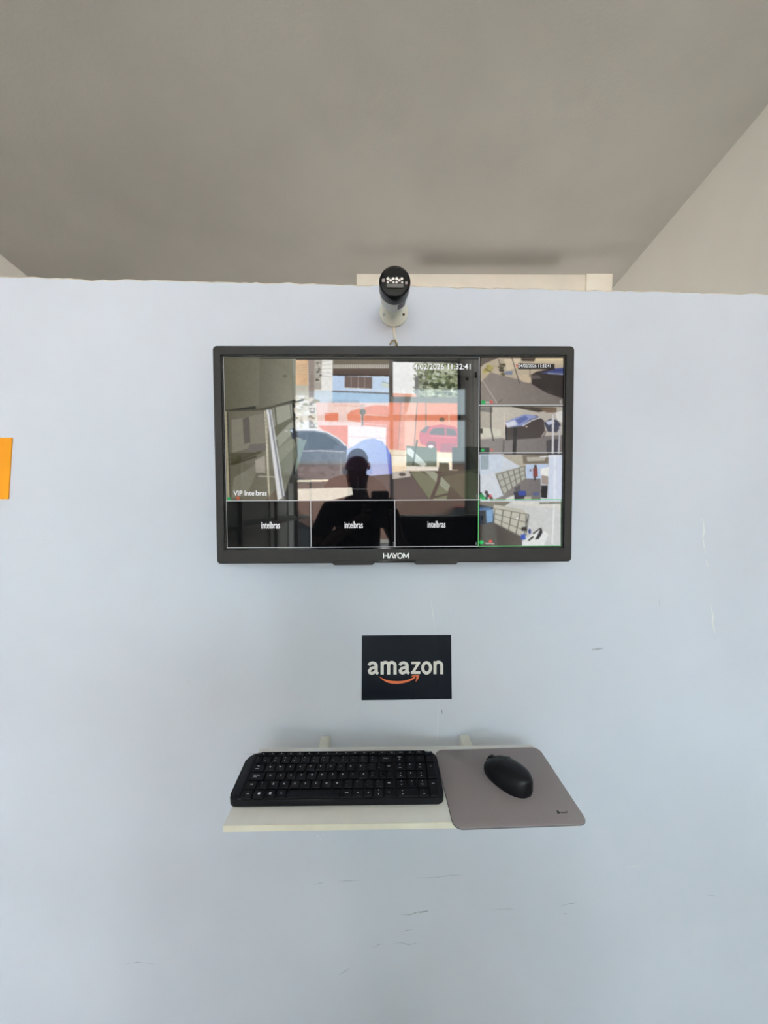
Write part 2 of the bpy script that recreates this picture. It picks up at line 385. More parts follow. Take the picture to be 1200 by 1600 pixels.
# ------------------------------------------------------------------ television
TILT = 0.0138
TVX, TVY, TVZ = 0.033, 0.7802 - 0.0009, CZ + 0.0761          # middle of the front face
TV = empty('television', (TVX, TVY, TVZ), (-TILT, 0, 0))
tag(TV, 'wall mounted black flat television showing security camera pictures above the logo sticker', 'television')
inv = None
def tv_local(px, py):
    """picture position of the screen plane in the television's own x-z frame"""
    r = ray(px, py)
    o = Vector((0, 0, CZ)); n = Matrix.Rotation(-TILT, 3, 'X') @ Vector((0, 1, 0))
    t = (Vector((TVX, TVY, TVZ)) - o).dot(n) / r.dot(n)
    p = o + r * t - Vector((TVX, TVY, TVZ)); p = Matrix.Rotation(TILT, 3, 'X') @ p
    return p.x, p.z
OX0, OX1 = -0.3665, 0.3665; OZ0, OZ1 = -0.2205, 0.2205
SX0, SX1, SZ1 = tv_local(348.9, 558)[0], tv_local(880.3, 558.4)[0], tv_local(614, 558.2)[1]
SZ0 = tv_local(616, 854.6)[1]
# bezel: rounded outer outline, rectangular opening, stepped inner lip
def ring_mesh(outer, inner, y0, y1, bev):
    """frame between two outlines with the same number of points"""
    bm = bmesh.new(); n = len(outer)
    rings = [[bm.verts.new((a, yy, b)) for a, b in pts] for pts, yy in ((outer, y1), (outer, y0 + bev), ([(a * (1 - bev / 0.37), b * (1 - bev / 0.22)) for a, b in outer], y0), (inner, y0), (inner, y1))]
    for A, B in zip(rings, rings[1:] + rings[:1]):
        for i in range(n): bm.faces.new((A[i], A[(i + 1) % n], B[(i + 1) % n], B[i]))
    return fin(bm, smooth=True, angle=30)
outer = rounded(OX0, OX1, OZ0, OZ1, (0.008,) * 4, 5)
inner = rounded(SX0 - 0.0035, SX1 + 0.0035, SZ0 - 0.0035, SZ1 + 0.0035, (0.0006,) * 4, 5)
link('bezel', ring_mesh(outer, inner, -0.006, 0.030, 0.003), M_BEZEL, TV)
inner2 = rounded(SX0 - 0.0004, SX1 + 0.0004, SZ0 - 0.0004, SZ1 + 0.0004, (0.0002,) * 4, 5)
outer2 = rounded(SX0 - 0.0035, SX1 + 0.0035, SZ0 - 0.0035, SZ1 + 0.0035, (0.0006,) * 4, 5)
link('inner_lip', ring_mesh(outer2, inner2, -0.0035, 0.004, 0.0002), M_GLOSSBLK, TV)
link('back_shell', prism(rounded(OX0 + 0.05, OX1 - 0.05, OZ0 + 0.04, OZ1 - 0.05, (0.02,) * 4), 0.028, 0.062, plane='xz'), M_BLACK, TV)
link('back_panel', prism(rounded(OX0 + 0.004, OX1 - 0.004, OZ0 + 0.004, OZ1 - 0.004, (0.008,) * 4), 0.0285, 0.034, plane='xz'), M_BLACK, TV)
link('wall_mount', box(-0.11, 0.11, 0.055, 0.0755, -0.06, 0.10, 0.002), M_BLACK, TV)
for a, b in ((523, 582), (650, 711)):
    xa, xb = tv_local(a, 878)[0], tv_local(b, 878)[0]
    link('stand_socket', prism([(xa, OZ0 - 0.0035), (xb, OZ0 - 0.0035), (xb + 0.006, OZ0 + 0.0015), (xb - 0.004, OZ0 + 0.006), (xa + 0.004, OZ0 + 0.006), (xa - 0.006, OZ0 + 0.0015)], -0.0075, 0.02, plane='xz'), M_BEZEL, TV)
link('indicator_window', box(tv_local(580, 876)[0], tv_local(655, 876)[0], -0.0064, -0.0058, OZ0 + 0.0035, OZ0 + 0.0042), M_GLOSSBLK, TV)
# maker's lettering drawn from strokes
def strokes_mesh(strokes, wd, y=0.0):
    bm = bmesh.new()
    for si, pts in enumerate(strokes):
        n = len(pts); L = []; yo = y - 0.00005 * si
        for i, p in enumerate(pts):
            a = Vector(pts[max(i - 1, 0)]); b = Vector(pts[min(i + 1, n - 1)])
            if pts[0] == pts[-1] and i in (0, n - 1): a, b = Vector(pts[-2]), Vector(pts[1])
            t = (b - a).normalized(); nn = Vector((-t.y, t.x)) * wd / 2
            L.append((bm.verts.new((p[0] + nn.x, yo, p[1] + nn.y)), bm.verts.new((p[0] - nn.x, yo, p[1] - nn.y))))
        for A, B in zip(L, L[1:]): bm.faces.new((A[0], A[1], B[1], B[0]))
    me_ = bpy.data.meshes.new('lettering'); bm.normal_update(); bmesh.ops.reverse_faces(bm, faces=[f_ for f_ in bm.faces if f_.normal.y > 0]); bm.to_mesh(me_); bm.free()
    return me_
xa, za = tv_local(598.5, 872); xb, zb = tv_local(638.8, 863.5)
lw, lh = xb - xa, zb - za
def L_(pts): return [(xa + lw * u, za + lh * v) for u, v in pts]
O_ = [(0.655 + 0.09 * math.cos(a), 0.5 + 0.46 * math.sin(a)) for a in np.linspace(0, 2 * math.pi, 25)]
O_[-1] = O_[0]
lets = {'letter_h': [[(0.02, 0), (0.02, 1)], [(0.19, 0), (0.19, 1)], [(0.02, 0.5), (0.19, 0.5)]],
        'letter_a': [[(0.235, 0), (0.32, 1)], [(0.32, 1), (0.405, 0)]],
        'letter_y': [[(0.385, 1), (0.465, 0.42)], [(0.545, 1), (0.465, 0.42)], [(0.465, 0.45), (0.465, 0)]],
        'letter_o': [O_], 'letter_m': [[(0.79, 0), (0.79, 1)], [(0.79, 1), (0.88, 0.2)], [(0.88, 0.2), (0.975, 1)], [(0.975, 1), (0.975, 0)]]}
brand = link('brand_lettering', strokes_mesh([L_(s) for v in lets.values() for s in v], 0.0021, -0.0064), mat('brand_white_print', (0.9, 0.9, 0.88, 1), 0.4), TV)

# --- the screen: dark glossy panel, with camera pictures that give off light
def screen_mat(name, attr):
    m = bpy.data.materials.new(name); m.use_nodes = True; nt = m.node_tree; b = nt.nodes['Principled BSDF']
    b.inputs['Base Color'].default_value = (0.004, 0.004, 0.005, 1); b.inputs['Roughness'].default_value = 0.03; b.inputs['Specular IOR Level'].default_value = 0.22
    if attr:
        a = nt.nodes.new('ShaderNodeAttribute'); a.attribute_name = 'picture'
        nt.links.new(a.outputs['Color'], b.inputs['Emission Color']); b.inputs['Emission Strength'].default_value = 1.0
    return m
M_SCREEN = screen_mat('dark_screen_glass', False)
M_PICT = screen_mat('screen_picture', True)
SCREEN = link('screen', box(SX0 - 0.003, SX1 + 0.003, 0.0, 0.004, SZ0 - 0.003, SZ1 + 0.003), M_SCREEN, TV)
# painter for the picture content, in picture units
PX0, PY0, SSC = 344, 552, 3
PWW, PHH = (886 - PX0) * SSC, (860 - PY0) * SSC
canvas = np.zeros((PHH, PWW, 3), np.float32)
yy_, xx_ = np.mgrid[0:PHH, 0:PWW]
GX = PX0 + (xx_ + 0.5) / SSC; GY = PY0 + (yy_ + 0.5) / SSC
def Z1(x, y): return 330 + x / 4, 530 + y / 4
def Z2(x, y): return 600 + x / 3.871, 530 + y / 3.871
def Z3(x, y): return 330 + x / 4, 710 + y / 4
def Z4(x, y): return 600 + x / 3.871, 710 + y / 3.871
def Z5(x, y): return 400 + x / 3.3333, 560 + y / 3.3333
def pmask(pts, box_):
    x0, x1, y0, y1 = box_
    gx, gy = GX[y0:y1, x0:x1], GY[y0:y1, x0:x1]
    ins = np.zeros(gx.shape, bool); n = len(pts)
    for i in range(n):
        (ax, ay), (bx, by) = pts[i], pts[(i + 1) % n]
        if ay == by: continue
        c = ((ay > gy) != (by > gy)) & (gx < (bx - ax) * (gy - ay) / (by - ay) + ax)
        ins ^= c
    return ins
def poly(Z, pts, col, col2=None, alpha=1.0, vert=False):
    P = [Z(*p) for p in pts]
    xs = [p[0] for p in P]; ys = [p[1] for p in P]
    b = (max(0, int((min(xs) - PX0) * SSC) - 1), min(PWW, int((max(xs) - PX0) * SSC) + 2), max(0, int((min(ys) - PY0) * SSC) - 1), min(PHH, int((max(ys) - PY0) * SSC) + 2))
    if b[1] <= b[0] or b[3] <= b[2]: return
    m = pmask(P, b)[..., None]
    c = np.array(col, np.float32)
    if col2 is not None:
        g = GY if vert else GX; lo_v, hi_v = (min(ys), max(ys)) if vert else (min(xs), max(xs))
        f = np.clip((g[b[2]:b[3], b[0]:b[1]] - lo_v) / max(1e-6, hi_v - lo_v), 0, 1)[..., None]
        c = c * (1 - f) + np.array(col2, np.float32) * f
    reg = canvas[b[2]:b[3], b[0]:b[1]]
    canvas[b[2]:b[3], b[0]:b[1]] = np.where(m, reg * (1 - alpha) + c * alpha, reg)
def line(Z, pts, wd, col, alpha=1.0):
    for (ax, ay), (bx, by) in zip(pts, pts[1:]):
        t = Vector((bx - ax, by - ay)); 
        if t.length == 0: continue
        n = Vector((-t.y, t.x)).normalized() * wd / 2
        poly(Z, [(ax + n.x, ay + n.y), (bx + n.x, by + n.y), (bx - n.x, by - n.y), (ax - n.x, ay - n.y)], col, alpha=alpha)
def oval(Z, cx, cy, rx, ry, col, alpha=1.0, n=28):
    poly(Z, [(cx + rx * math.cos(2 * math.pi * k / n), cy + ry * math.sin(2 * math.pi * k / n)) for k in range(n)], col, alpha=alpha)
def speckle(Z, pts, cols, count, size):
    xs = [p[0] for p in pts]; ys = [p[1] for p in pts]
    for k in range(count):
        x, y = random.uniform(min(xs), max(xs)), random.uniform(min(ys), max(ys)); r = size * random.uniform(0.5, 1.3)
        oval(Z, x, y, r, r * random.uniform(0.5, 1), random.choice(cols), 0.75, 7)
def identity(x, y): return x, y
# main picture: shop interior looking out to the street, with reflections painted in
poly(identity, [(350, 558), (748, 558), (748, 783), (356, 783)], (26, 27, 24))
poly(Z5, [(0, 0), (205, 0), (205, 210), (0, 268)], (92, 90, 74), (128, 126, 108))
poly(Z1, [(80, 115), (300, 115), (300, 410), (90, 440)], (84, 82, 64), (106, 104, 86))
oval(Z5, 148, 90, 12, 9, (96, 94, 80)); poly(Z5, [(188, 0), (205, 0), (205, 212), (196, 214)], (140, 142, 130))
# street beyond
poly(Z5, [(204, 8), (395, 8), (395, 370), (204, 370)], (238, 236, 230))
poly(Z5, [(204, 8), (268, 8), (268, 138), (204, 138)], (228, 194, 154), (214, 176, 138))
poly(Z5, [(204, 138), (270, 138), (270, 190), (204, 190)], (196, 192, 176))
poly(Z5, [(268, 8), (300, 8), (306, 360), (276, 360)], (150, 138, 130))
poly(Z5, [(300, 8), (340, 8), (336, 160), (300, 160)], (176, 170, 160))
speckle(Z5, [(310, 20), (335, 120)], [(90, 84, 80), (205, 200, 190)], 26, 7)
poly(Z5, [(300, 165), (395, 165), (395, 230), (300, 230)], (206, 216, 224))
speckle(Z5, [(206, 200), (320, 360)], [(214, 206, 186), (236, 226, 210), (160, 152, 128), (250, 244, 232)], 90, 12)
for k in range(5): line(Z5, [(206, 40 + 9 * k), (392, 8 + 22 * k)], 2, (130, 122, 112), 0.6)
poly(Z5, [(395, 5), (697, 5), (697, 90), (395, 84)], (112, 104, 88))
poly(Z5, [(395, 52), (697, 52), (697, 92), (395, 84)], (86, 70, 62))
for k in range(30):
    x = 398 + k * 10; poly(Z5, [(x, 50), (x + 3, 32), (x + 10, 32), (x + 7, 50)], (238, 236, 230)); line(Z5, [(x + 1, 48), (x + 9, 34)], 3, (128, 118, 106))
poly(Z5, [(395, 88), (690, 92), (690, 176), (395, 168)], (192, 212, 238), (206, 224, 244))
poly(Z5, [(458, 90), (600, 96), (600, 156), (458, 150)], (120, 104, 98)); 
for x in (492, 528, 562): line(Z5, [(x, 92), (x, 152)], 3, (168, 156, 150))
line(Z5, [(458, 152), (600, 158)], 5, (222, 226, 230))
line(Z5, [(650, 120), (690, 130)], 3, (150, 160, 168)); poly(Z5, [(652, 126), (688, 130), (688, 150), (652, 146)], (212, 222, 210))
poly(Z5, [(395, 170), (695, 178), (695, 232), (395, 226)], (164, 190, 214)); line(Z5, [(395, 168), (700, 180)], 8, (104, 98, 98))
poly(Z5, [(688, 5), (710, 5), (706, 225), (688, 225)], (90, 84, 78))
poly(Z5, [(310, 226), (692, 228), (692, 480), (330, 480)], (248, 214, 204))
poly(Z5, [(474, 232), (560, 232), (560, 350), (474, 350)], (250, 220, 210))
poly(Z5, [(355, 280), (425, 280), (425, 322), (355, 322)], (236, 140, 110))
poly(Z5, [(320, 345), (475, 345), (475, 450), (420, 430), (350, 372)], (238, 142, 112))
poly(Z5, [(470, 290), (490, 270), (560, 250), (620, 240), (690, 244), (690, 356), (560, 345), (540, 330), (475, 320)], (240, 152, 124))
line(Z5, [(400, 240), (540, 246)], 3, (228, 150, 130), 0.7); line(Z5, [(560, 290), (690, 296)], 4, (250, 230, 224), 0.8); line(Z5, [(560, 335), (690, 346)], 4, (250, 230, 224), 0.8)
poly(Z5, [(535, 234), (562, 234), (556, 350), (545, 350)], (220, 190, 180)); oval(Z5, 552, 275, 16, 16, (120, 116, 96)); line(Z5, [(551, 270), (551, 345)], 6, (130, 120, 118))
poly(Z5, [(475, 348), (675, 356), (675, 470), (475, 452)], (250, 238, 238)); line(Z5, [(475, 402), (672, 412)], 3, (236, 200, 190))
poly(Z5, [(688, 225), (1046, 228), (1046, 488), (672, 470)], (236, 146, 114), (228, 136, 104)); poly(Z5, [(675, 356), (750, 356), (735, 466), (672, 462)], (232, 142, 110))
poly(Z5, [(750, 228), (832, 228), (820, 470), (735, 468)], (240, 168, 142))
poly(Z5, [(708, 18), (1044, 24), (1044, 200), (708, 196)], (244, 244, 242))
poly(Z5, [(820, 24), (1044, 24), (1044, 200), (850, 200), (836, 90)], (150, 156, 126))
speckle(Z5, [(850, 30), (1044, 196)], [(66, 74, 48), (92, 102, 66), (124, 134, 96), (176, 184, 156), (52, 58, 42), (206, 212, 196)], 330, 11)
speckle(Z5, [(815, 40), (870, 196)], [(150, 150, 138), (214, 214, 208), (120, 124, 100)], 60, 8)
poly(Z5, [(822, 92), (842, 92), (842, 200), (822, 200)], (126, 126, 122)); line(Z5, [(880, 30), (880, 430)], 4, (112, 108, 100))
line(Z5, [(890, 148), (960, 168), (1040, 166)], 3, (214, 210, 190)); line(Z5, [(905, 55), (1040, 78)], 3, (200, 200, 186))
poly(Z5, [(708, 178), (830, 184), (830, 198), (708, 196)], (232, 168, 140))
poly(Z5, [(695, 196), (1046, 200), (1046, 230), (695, 226)], (116, 114, 108))
line(Z5, [(834, 228), (812, 555)], 5, (126, 106, 96)); line(Z5, [(752, 228), (735, 465)], 3, (170, 122, 104)); line(Z5, [(1000, 285), (1000, 335)], 4, (232, 206, 176)); oval(Z5, 963, 315, 14, 11, (120, 100, 76))
# red hatchback, a mirror image painted into the picture
poly(Z5, [(845, 400), (848, 378), (888, 350), (960, 340), (1030, 352), (1044, 362), (1044, 478), (960, 482), (850, 440)], (196, 56, 82))
poly(Z5, [(895, 384), (920, 360), (975, 358), (978, 396), (905, 392)], (74, 58, 66)); poly(Z5, [(986, 360), (1030, 366), (1040, 398), (986, 396)], (82, 64, 74)); poly(Z5, [(848, 378), (880, 350), (898, 350), (880, 384)], (98, 80, 84))
oval(Z5, 908, 446, 26, 20, (120, 44, 62)); line(Z5, [(900, 400), (1040, 408)], 4, (226, 110, 130)); poly(Z5, [(960, 440), (1040, 440), (1040, 486), (950, 486)], (150, 60, 84), alpha=0.7)
poly(Z5, [(690, 470), (1046, 488), (1046, 600), (690, 600)], (238, 216, 184)); poly(Z5, [(690, 500), (1020, 514), (1020, 560), (690, 556)], (248, 232, 206)); line(Z5, [(690, 498), (780, 502)], 5, (206, 176, 140))
# black car by the kerb
poly(Z5, [(204, 366), (300, 366), (370, 378), (430, 412), (474, 456), (474, 620), (204, 620)], (62, 60, 66), (92, 92, 98))
poly(Z5, [(206, 398), (245, 384), (300, 380), (360, 392), (410, 424), (455, 466), (300, 470), (210, 470)], (30, 24, 26))
line(Z5, [(204, 369), (300, 368), (368, 380), (428, 414), (476, 462)], 8, (226, 222, 222)); line(Z5, [(210, 478), (330, 476), (460, 482)], 6, (176, 172, 172)); line(Z5, [(262, 384), (268, 470)], 7, (58, 54, 56)); poly(Z5, [(402, 446), (472, 452), (466, 476), (404, 474)], (66, 68, 84))
poly(Z5, [(208, 484), (470, 486), (470, 560), (440, 625), (218, 625)], (66, 66, 70), (106, 106, 112)); line(Z5, [(440, 484), (440, 600)], 2, (170, 170, 172)); speckle(Z5, [(230, 500), (440, 600)], [(92, 92, 96), (70, 70, 74)], 40, 16)
# mirrored pale blue arch behind the person, painted into the picture
poly(Z5, [(470, 470), (510, 450), (560, 418), (610, 412), (655, 428), (690, 480), (700, 560), (700, 610), (590, 640), (470, 560)], (182, 196, 230), (160, 176, 222)); poly(Z5, [(672, 446), (700, 500), (706, 600), (690, 610), (680, 520)], (96, 106, 190))
# floor, desks and trestle on the right
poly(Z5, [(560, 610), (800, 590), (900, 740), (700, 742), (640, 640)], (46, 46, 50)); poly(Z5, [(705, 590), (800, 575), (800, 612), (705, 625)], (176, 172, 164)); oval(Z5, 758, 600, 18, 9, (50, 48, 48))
poly(Z5, [(778, 450), (936, 462), (936, 562), (778, 556)], (86, 96, 74)); poly(Z5, [(780, 462), (800, 462), (884, 548), (868, 562), (780, 490)], (206, 212, 208)); poly(Z5, [(822, 500), (884, 548), (868, 562), (815, 532)], (182, 192, 182)); line(Z5, [(812, 556), (834, 420)], 8, (42, 44, 38)); oval(Z5, 905, 454, 14, 8, (226, 226, 220))
poly(Z5, [(778, 556), (1020, 562), (1020, 584), (778, 580)], (224, 218, 206))
poly(Z5, [(1016, 460), (1152, 460), (1152, 576), (1016, 576)], (14, 17, 12)); poly(Z5, [(1100, 462), (1152, 462), (1152, 560)], (28, 32, 24))
poly(Z5, [(790, 584), (1152, 576), (1152, 740), (900, 740)], (34, 40, 28)); poly(Z5, [(800, 590), (852, 584), (1000, 668), (985, 735), (900, 735)], (86, 100, 74)); poly(Z5, [(870, 584), (920, 584), (1010, 650), (990, 690)], (128, 142, 122))
poly(Z5, [(960, 612), (1110, 586), (1152, 600), (1152, 735), (1080, 735)], (56, 64, 44)); line(Z5, [(958, 545), (944, 640), (905, 735)], 18, (16, 17, 15)); poly(Z5, [(948, 538), (998, 540), (1000, 586), (950, 586)], (48, 56, 36)); line(Z5, [(940, 602), (1150, 575)], 8, (44, 50, 36)); line(Z5, [(900, 725), (1010, 700)], 10, (22, 24, 18))
# dark frame column at the right
poly(Z5, [(1044, 0), (1160, 0), (1158, 460), (1044, 460)], (20, 20, 18)); poly(Z5, [(1060, 5), (1125, 5), (1125, 456), (1062, 456)], (52, 50, 46), (84, 82, 78)); poly(Z5, [(1128, 5), (1158, 5), (1158, 458), (1128, 458)], (86, 84, 80)); oval(Z5, 1095, 105, 8, 8, (14, 14, 12)); poly(Z5, [(1134, 70), (1146, 70), (1146, 100), (1134, 100)], (12, 12, 10)); line(Z5, [(1075, 290), (1120, 330)], 2, (40, 38, 36))
poly(Z5, [(205, 0), (1044, 0), (1044, 10), (205, 6)], (52, 50, 44))
# shelving on the left
poly(Z5, [(0, 268), (60, 262), (245, 208), (248, 214), (70, 270), (0, 280)], (70, 66, 48)); poly(Z1, [(90, 440), (300, 430), (578, 372), (575, 380), (345, 438), (100, 455)], (66, 62, 46))
poly(Z5, [(0, 278), (190, 230), (216, 500), (150, 735), (0, 745)], (124, 122, 106), (104, 104, 90))
poly(Z1, [(95, 448), (345, 440), (440, 1010), (110, 1010)], (92, 88, 72), (116, 113, 98))
poly(Z1, [(130, 500), (330, 460), (345, 640), (140, 705)], (122, 117, 102)); poly(Z1, [(200, 490), (240, 478), (250, 640), (212, 650)], (88, 82, 76)); poly(Z1, [(120, 705), (330, 700), (135, 775)], (72, 69, 48)); line(Z1, [(130, 770), (345, 680)], 7, (64, 60, 42))
poly(Z1, [(245, 650), (345, 645), (345, 690), (230, 700)], (100, 94, 88)); line(Z1, [(100, 455), (122, 1010)], 22, (52, 50, 42)); line(Z1, [(335, 445), (350, 690)], 12, (60, 56, 46)); line(Z1, [(345, 440), (372, 1010)], 6, (190, 184, 160))
poly(Z3, [(280, 30), (340, 0), (345, 110), (285, 110)], (156, 150, 136)); poly(Z3, [(150, 140), (280, 60), (285, 120), (230, 250), (140, 270)], (120, 118, 102)); line(Z3, [(300, 130), (400, 135)], 8, (164, 160, 146)); poly(Z3, [(110, 60), (290, 0), (290, 12), (150, 60)], (60, 57, 40)); poly(Z3, [(345, 285), (440, 180), (460, 290), (345, 292)], (92, 74, 60), alpha=0.6)
poly(Z5, [(90, 252), (190, 232), (190, 300), (98, 350)], (146, 146, 130)); line(Z5, [(98, 250), (108, 350)], 7, (70, 68, 58))
poly(Z5, [(98, 350), (190, 305), (192, 318), (106, 405)], (88, 86, 66)); poly(Z5, [(104, 405), (192, 318), (200, 375), (118, 462)], (140, 142, 126)); line(Z5, [(110, 420), (116, 460)], 6, (80, 78, 66)); line(Z5, [(150, 375), (165, 372)], 4, (210, 206, 196))
poly(Z5, [(118, 470), (200, 400), (245, 416), (150, 600), (126, 560)], (126, 128, 110)); poly(Z5, [(120, 545), (215, 440), (215, 500), (130, 620)], (104, 108, 90)); poly(Z5, [(215, 425), (264, 418), (220, 560), (205, 590)], (112, 126, 112)); line(Z5, [(205, 410), (216, 500), (150, 720)], 4, (44, 42, 36)); poly(Z5, [(150, 700), (216, 600), (222, 740), (155, 742)], (34, 33, 28))
line(Z5, [(190, 230), (206, 430)], 9, (48, 46, 40)); line(Z5, [(176, 232), (186, 330)], 4, (84, 82, 72)); poly(Z5, [(178, 366), (200, 356), (204, 414), (188, 414)], (44, 50, 62)); poly(Z5, [(176, 372), (190, 362), (192, 384)], (190, 206, 224))
poly(Z5, [(56, 264), (66, 262), (140, 725), (118, 735)], (214, 214, 216)); poly(Z5, [(66, 262), (74, 260), (150, 715), (140, 725)], (120, 122, 126)); poly(Z5, [(74, 262), (80, 262), (154, 712), (148, 715)], (196, 198, 200)); line(Z5, [(46, 268), (72, 700)], 6, (196, 190, 168))
poly(Z1, [(88, 445), (100, 445), (128, 1010), (112, 1010)], (160, 152, 122))
# white bench and threshold, partly reflections painted into the picture
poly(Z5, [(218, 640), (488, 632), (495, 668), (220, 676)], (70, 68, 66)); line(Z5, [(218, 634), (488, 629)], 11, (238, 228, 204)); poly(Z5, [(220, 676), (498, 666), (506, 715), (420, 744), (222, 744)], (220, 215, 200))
# mirror image of the person, painted in as a dark silhouette
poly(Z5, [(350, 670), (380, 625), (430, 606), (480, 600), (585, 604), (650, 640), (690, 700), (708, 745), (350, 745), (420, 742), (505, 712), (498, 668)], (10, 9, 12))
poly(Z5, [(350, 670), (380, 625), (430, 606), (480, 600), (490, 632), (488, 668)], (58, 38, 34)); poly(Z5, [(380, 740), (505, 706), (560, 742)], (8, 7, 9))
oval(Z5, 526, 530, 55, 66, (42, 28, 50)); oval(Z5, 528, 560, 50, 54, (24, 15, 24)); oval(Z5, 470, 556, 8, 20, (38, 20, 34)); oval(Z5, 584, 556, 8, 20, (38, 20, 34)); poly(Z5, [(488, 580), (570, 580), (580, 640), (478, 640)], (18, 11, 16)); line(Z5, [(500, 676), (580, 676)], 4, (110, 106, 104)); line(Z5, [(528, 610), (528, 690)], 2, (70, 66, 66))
# camera picture one: street with a dark car
poly(Z2, [(578, 110), (1085, 110), (1085, 400), (578, 400)], (138, 128, 120), (112, 103, 98))
poly(Z2, [(578, 110), (1085, 110), (1085, 180), (880, 260), (720, 220), (640, 200), (578, 260)], (182, 168, 146)); poly(Z2, [(578, 110), (690, 112), (600, 150), (578, 170)], (96, 88, 80)); poly(Z2, [(720, 120), (820, 118), (820, 165), (740, 190)], (206, 190, 164)); poly(Z2, [(830, 112), (1085, 112), (1085, 150), (900, 150)], (196, 180, 152))
poly(Z2, [(825, 112), (915, 112), (905, 135), (830, 132)], (64, 52, 44)); poly(Z2, [(915, 120), (1080, 118), (1080, 128), (915, 130)], (222, 204, 160))
speckle(Z2, [(602, 150), (645, 205)], [(176, 164, 96), (196, 186, 120), (120, 110, 66)], 26, 11); speckle(Z2, [(695, 150), (725, 220)], [(84, 76, 50), (60, 54, 38)], 22, 10); poly(Z2, [(725, 195), (775, 190), (770, 215), (725, 212)], (116, 122, 146)); poly(Z2, [(800, 215), (880, 210), (880, 265), (830, 255)], (196, 176, 150))
line(Z2, [(770, 112), (816, 268)], 5, (78, 70, 64)); line(Z2, [(690, 120), (700, 180)], 4, (84, 76, 70)); line(Z2, [(880, 180), (878, 230)], 4, (90, 80, 72))
poly(Z2, [(884, 215), (920, 195), (1000, 180), (1085, 172), (1085, 358), (980, 322), (892, 270)], (44, 35, 34)); poly(Z2, [(940, 205), (1000, 188), (1085, 176), (1085, 212), (1010, 206)], (64, 72, 116)); line(Z2, [(985, 205), (1085, 212)], 6, (150, 156, 190)); poly(Z2, [(1030, 176), (1083, 172), (1083, 195), (1025, 196)], (52, 62, 120)); poly(Z2, [(884, 218), (930, 215), (950, 235), (890, 240)], (90, 80, 80))
line(Z2, [(580, 232), (680, 386)], 5, (178, 168, 158)); line(Z2, [(680, 386), (710, 360)], 4, (84, 76, 72)); poly(Z2, [(810, 146), (1030, 150), (1030, 182), (808, 180)], (34, 29, 28)); oval(Z2, 800, 160, 5, 8, (200, 70, 60)); oval(Z2, 1066, 376, 7, 12, (160, 156, 150))
poly(Z2, [(583, 368), (606, 368), (606, 390), (583, 390)], (30, 170, 80)); poly(Z2, [(636, 366), (652, 366), (652, 386), (636, 386)], (200, 80, 80)); line(Z2, [(608, 378), (632, 380)], 7, (190, 186, 180))
# camera picture two: parked cars
poly(Z2, [(576, 404), (1078, 404), (1076, 690), (576, 690)], (196, 188, 174), (176, 168, 158)); poly(Z2, [(576, 404), (640, 404), (650, 560), (576, 570)], (172, 164, 152)); poly(Z2, [(576, 600), (1078, 575), (1076, 690), (576, 690)], (138, 130, 126), (114, 108, 106))
poly(Z2, [(760, 404), (1034, 410), (1030, 420), (930, 438)], (64, 54, 44)); poly(Z2, [(930, 415), (1040, 412), (1040, 440), (980, 440)], (112, 92, 74)); poly(Z2, [(577, 410), (650, 408), (650, 440), (577, 432)], (120, 116, 110)); poly(Z2, [(580, 530), (700, 540), (700, 580), (580, 590)], (204, 200, 184)); line(Z2, [(640, 406), (640, 530), (656, 615)], 7, (70, 66, 62)); poly(Z2, [(578, 535), (590, 535), (590, 565), (578, 565)], (50, 46, 44))
poly(Z2, [(725, 500), (790, 470), (850, 450), (920, 458), (962, 488), (968, 550), (938, 592), (728, 606)], (66, 56, 55)); poly(Z2, [(725, 500), (790, 470), (850, 450), (900, 455), (930, 466), (880, 482), (830, 520), (740, 530)], (136, 146, 190)); poly(Z2, [(790, 482), (850, 458), (868, 478), (810, 510)], (92, 104, 160)); line(Z2, [(830, 522), (890, 486), (940, 470)], 6, (220, 222, 232)); poly(Z2, [(725, 504), (785, 485), (800, 515), (740, 530)], (206, 208, 220)); line(Z2, [(850, 526), (862, 524)], 7, (220, 200, 180))
poly(Z2, [(776, 530), (800, 530), (792, 688), (770, 688)], (36, 32, 32)); line(Z2, [(722, 440), (726, 600)], 8, (212, 198, 184)); poly(Z2, [(726, 532), (738, 532), (738, 604), (728, 604)], (26, 24, 24)); line(Z2, [(718, 606), (714, 688)], 10, (96, 88, 86))
poly(Z2, [(962, 500), (1000, 478), (1046, 486), (1066, 520), (1040, 560), (985, 556)], (66, 68, 84)); poly(Z2, [(972, 496), (1010, 484), (1030, 500), (990, 516)], (190, 196, 214)); poly(Z2, [(1030, 440), (1075, 430), (1075, 500), (1045, 490)], (216, 214, 210)); line(Z2, [(1018, 450), (1014, 688)], 12, (206, 204, 206)); line(Z2, [(1060, 520), (1050, 688)], 10, (186, 184, 190)); poly(Z2, [(975, 610), (1010, 600), (1005, 688), (978, 688)], (74, 70, 74)); poly(Z2, [(1024, 600), (1050, 600), (1042, 688), (1020, 688)], (70, 68, 76)); line(Z2, [(975, 550), (955, 590)], 5, (80, 72, 70))
poly(Z2, [(576, 650), (630, 650), (630, 690), (576, 690)], (24, 30, 26)); oval(Z2, 590, 666, 12, 10, (30, 170, 80)); poly(Z2, [(638, 656), (652, 656), (652, 674), (638, 674)], (206, 110, 100))
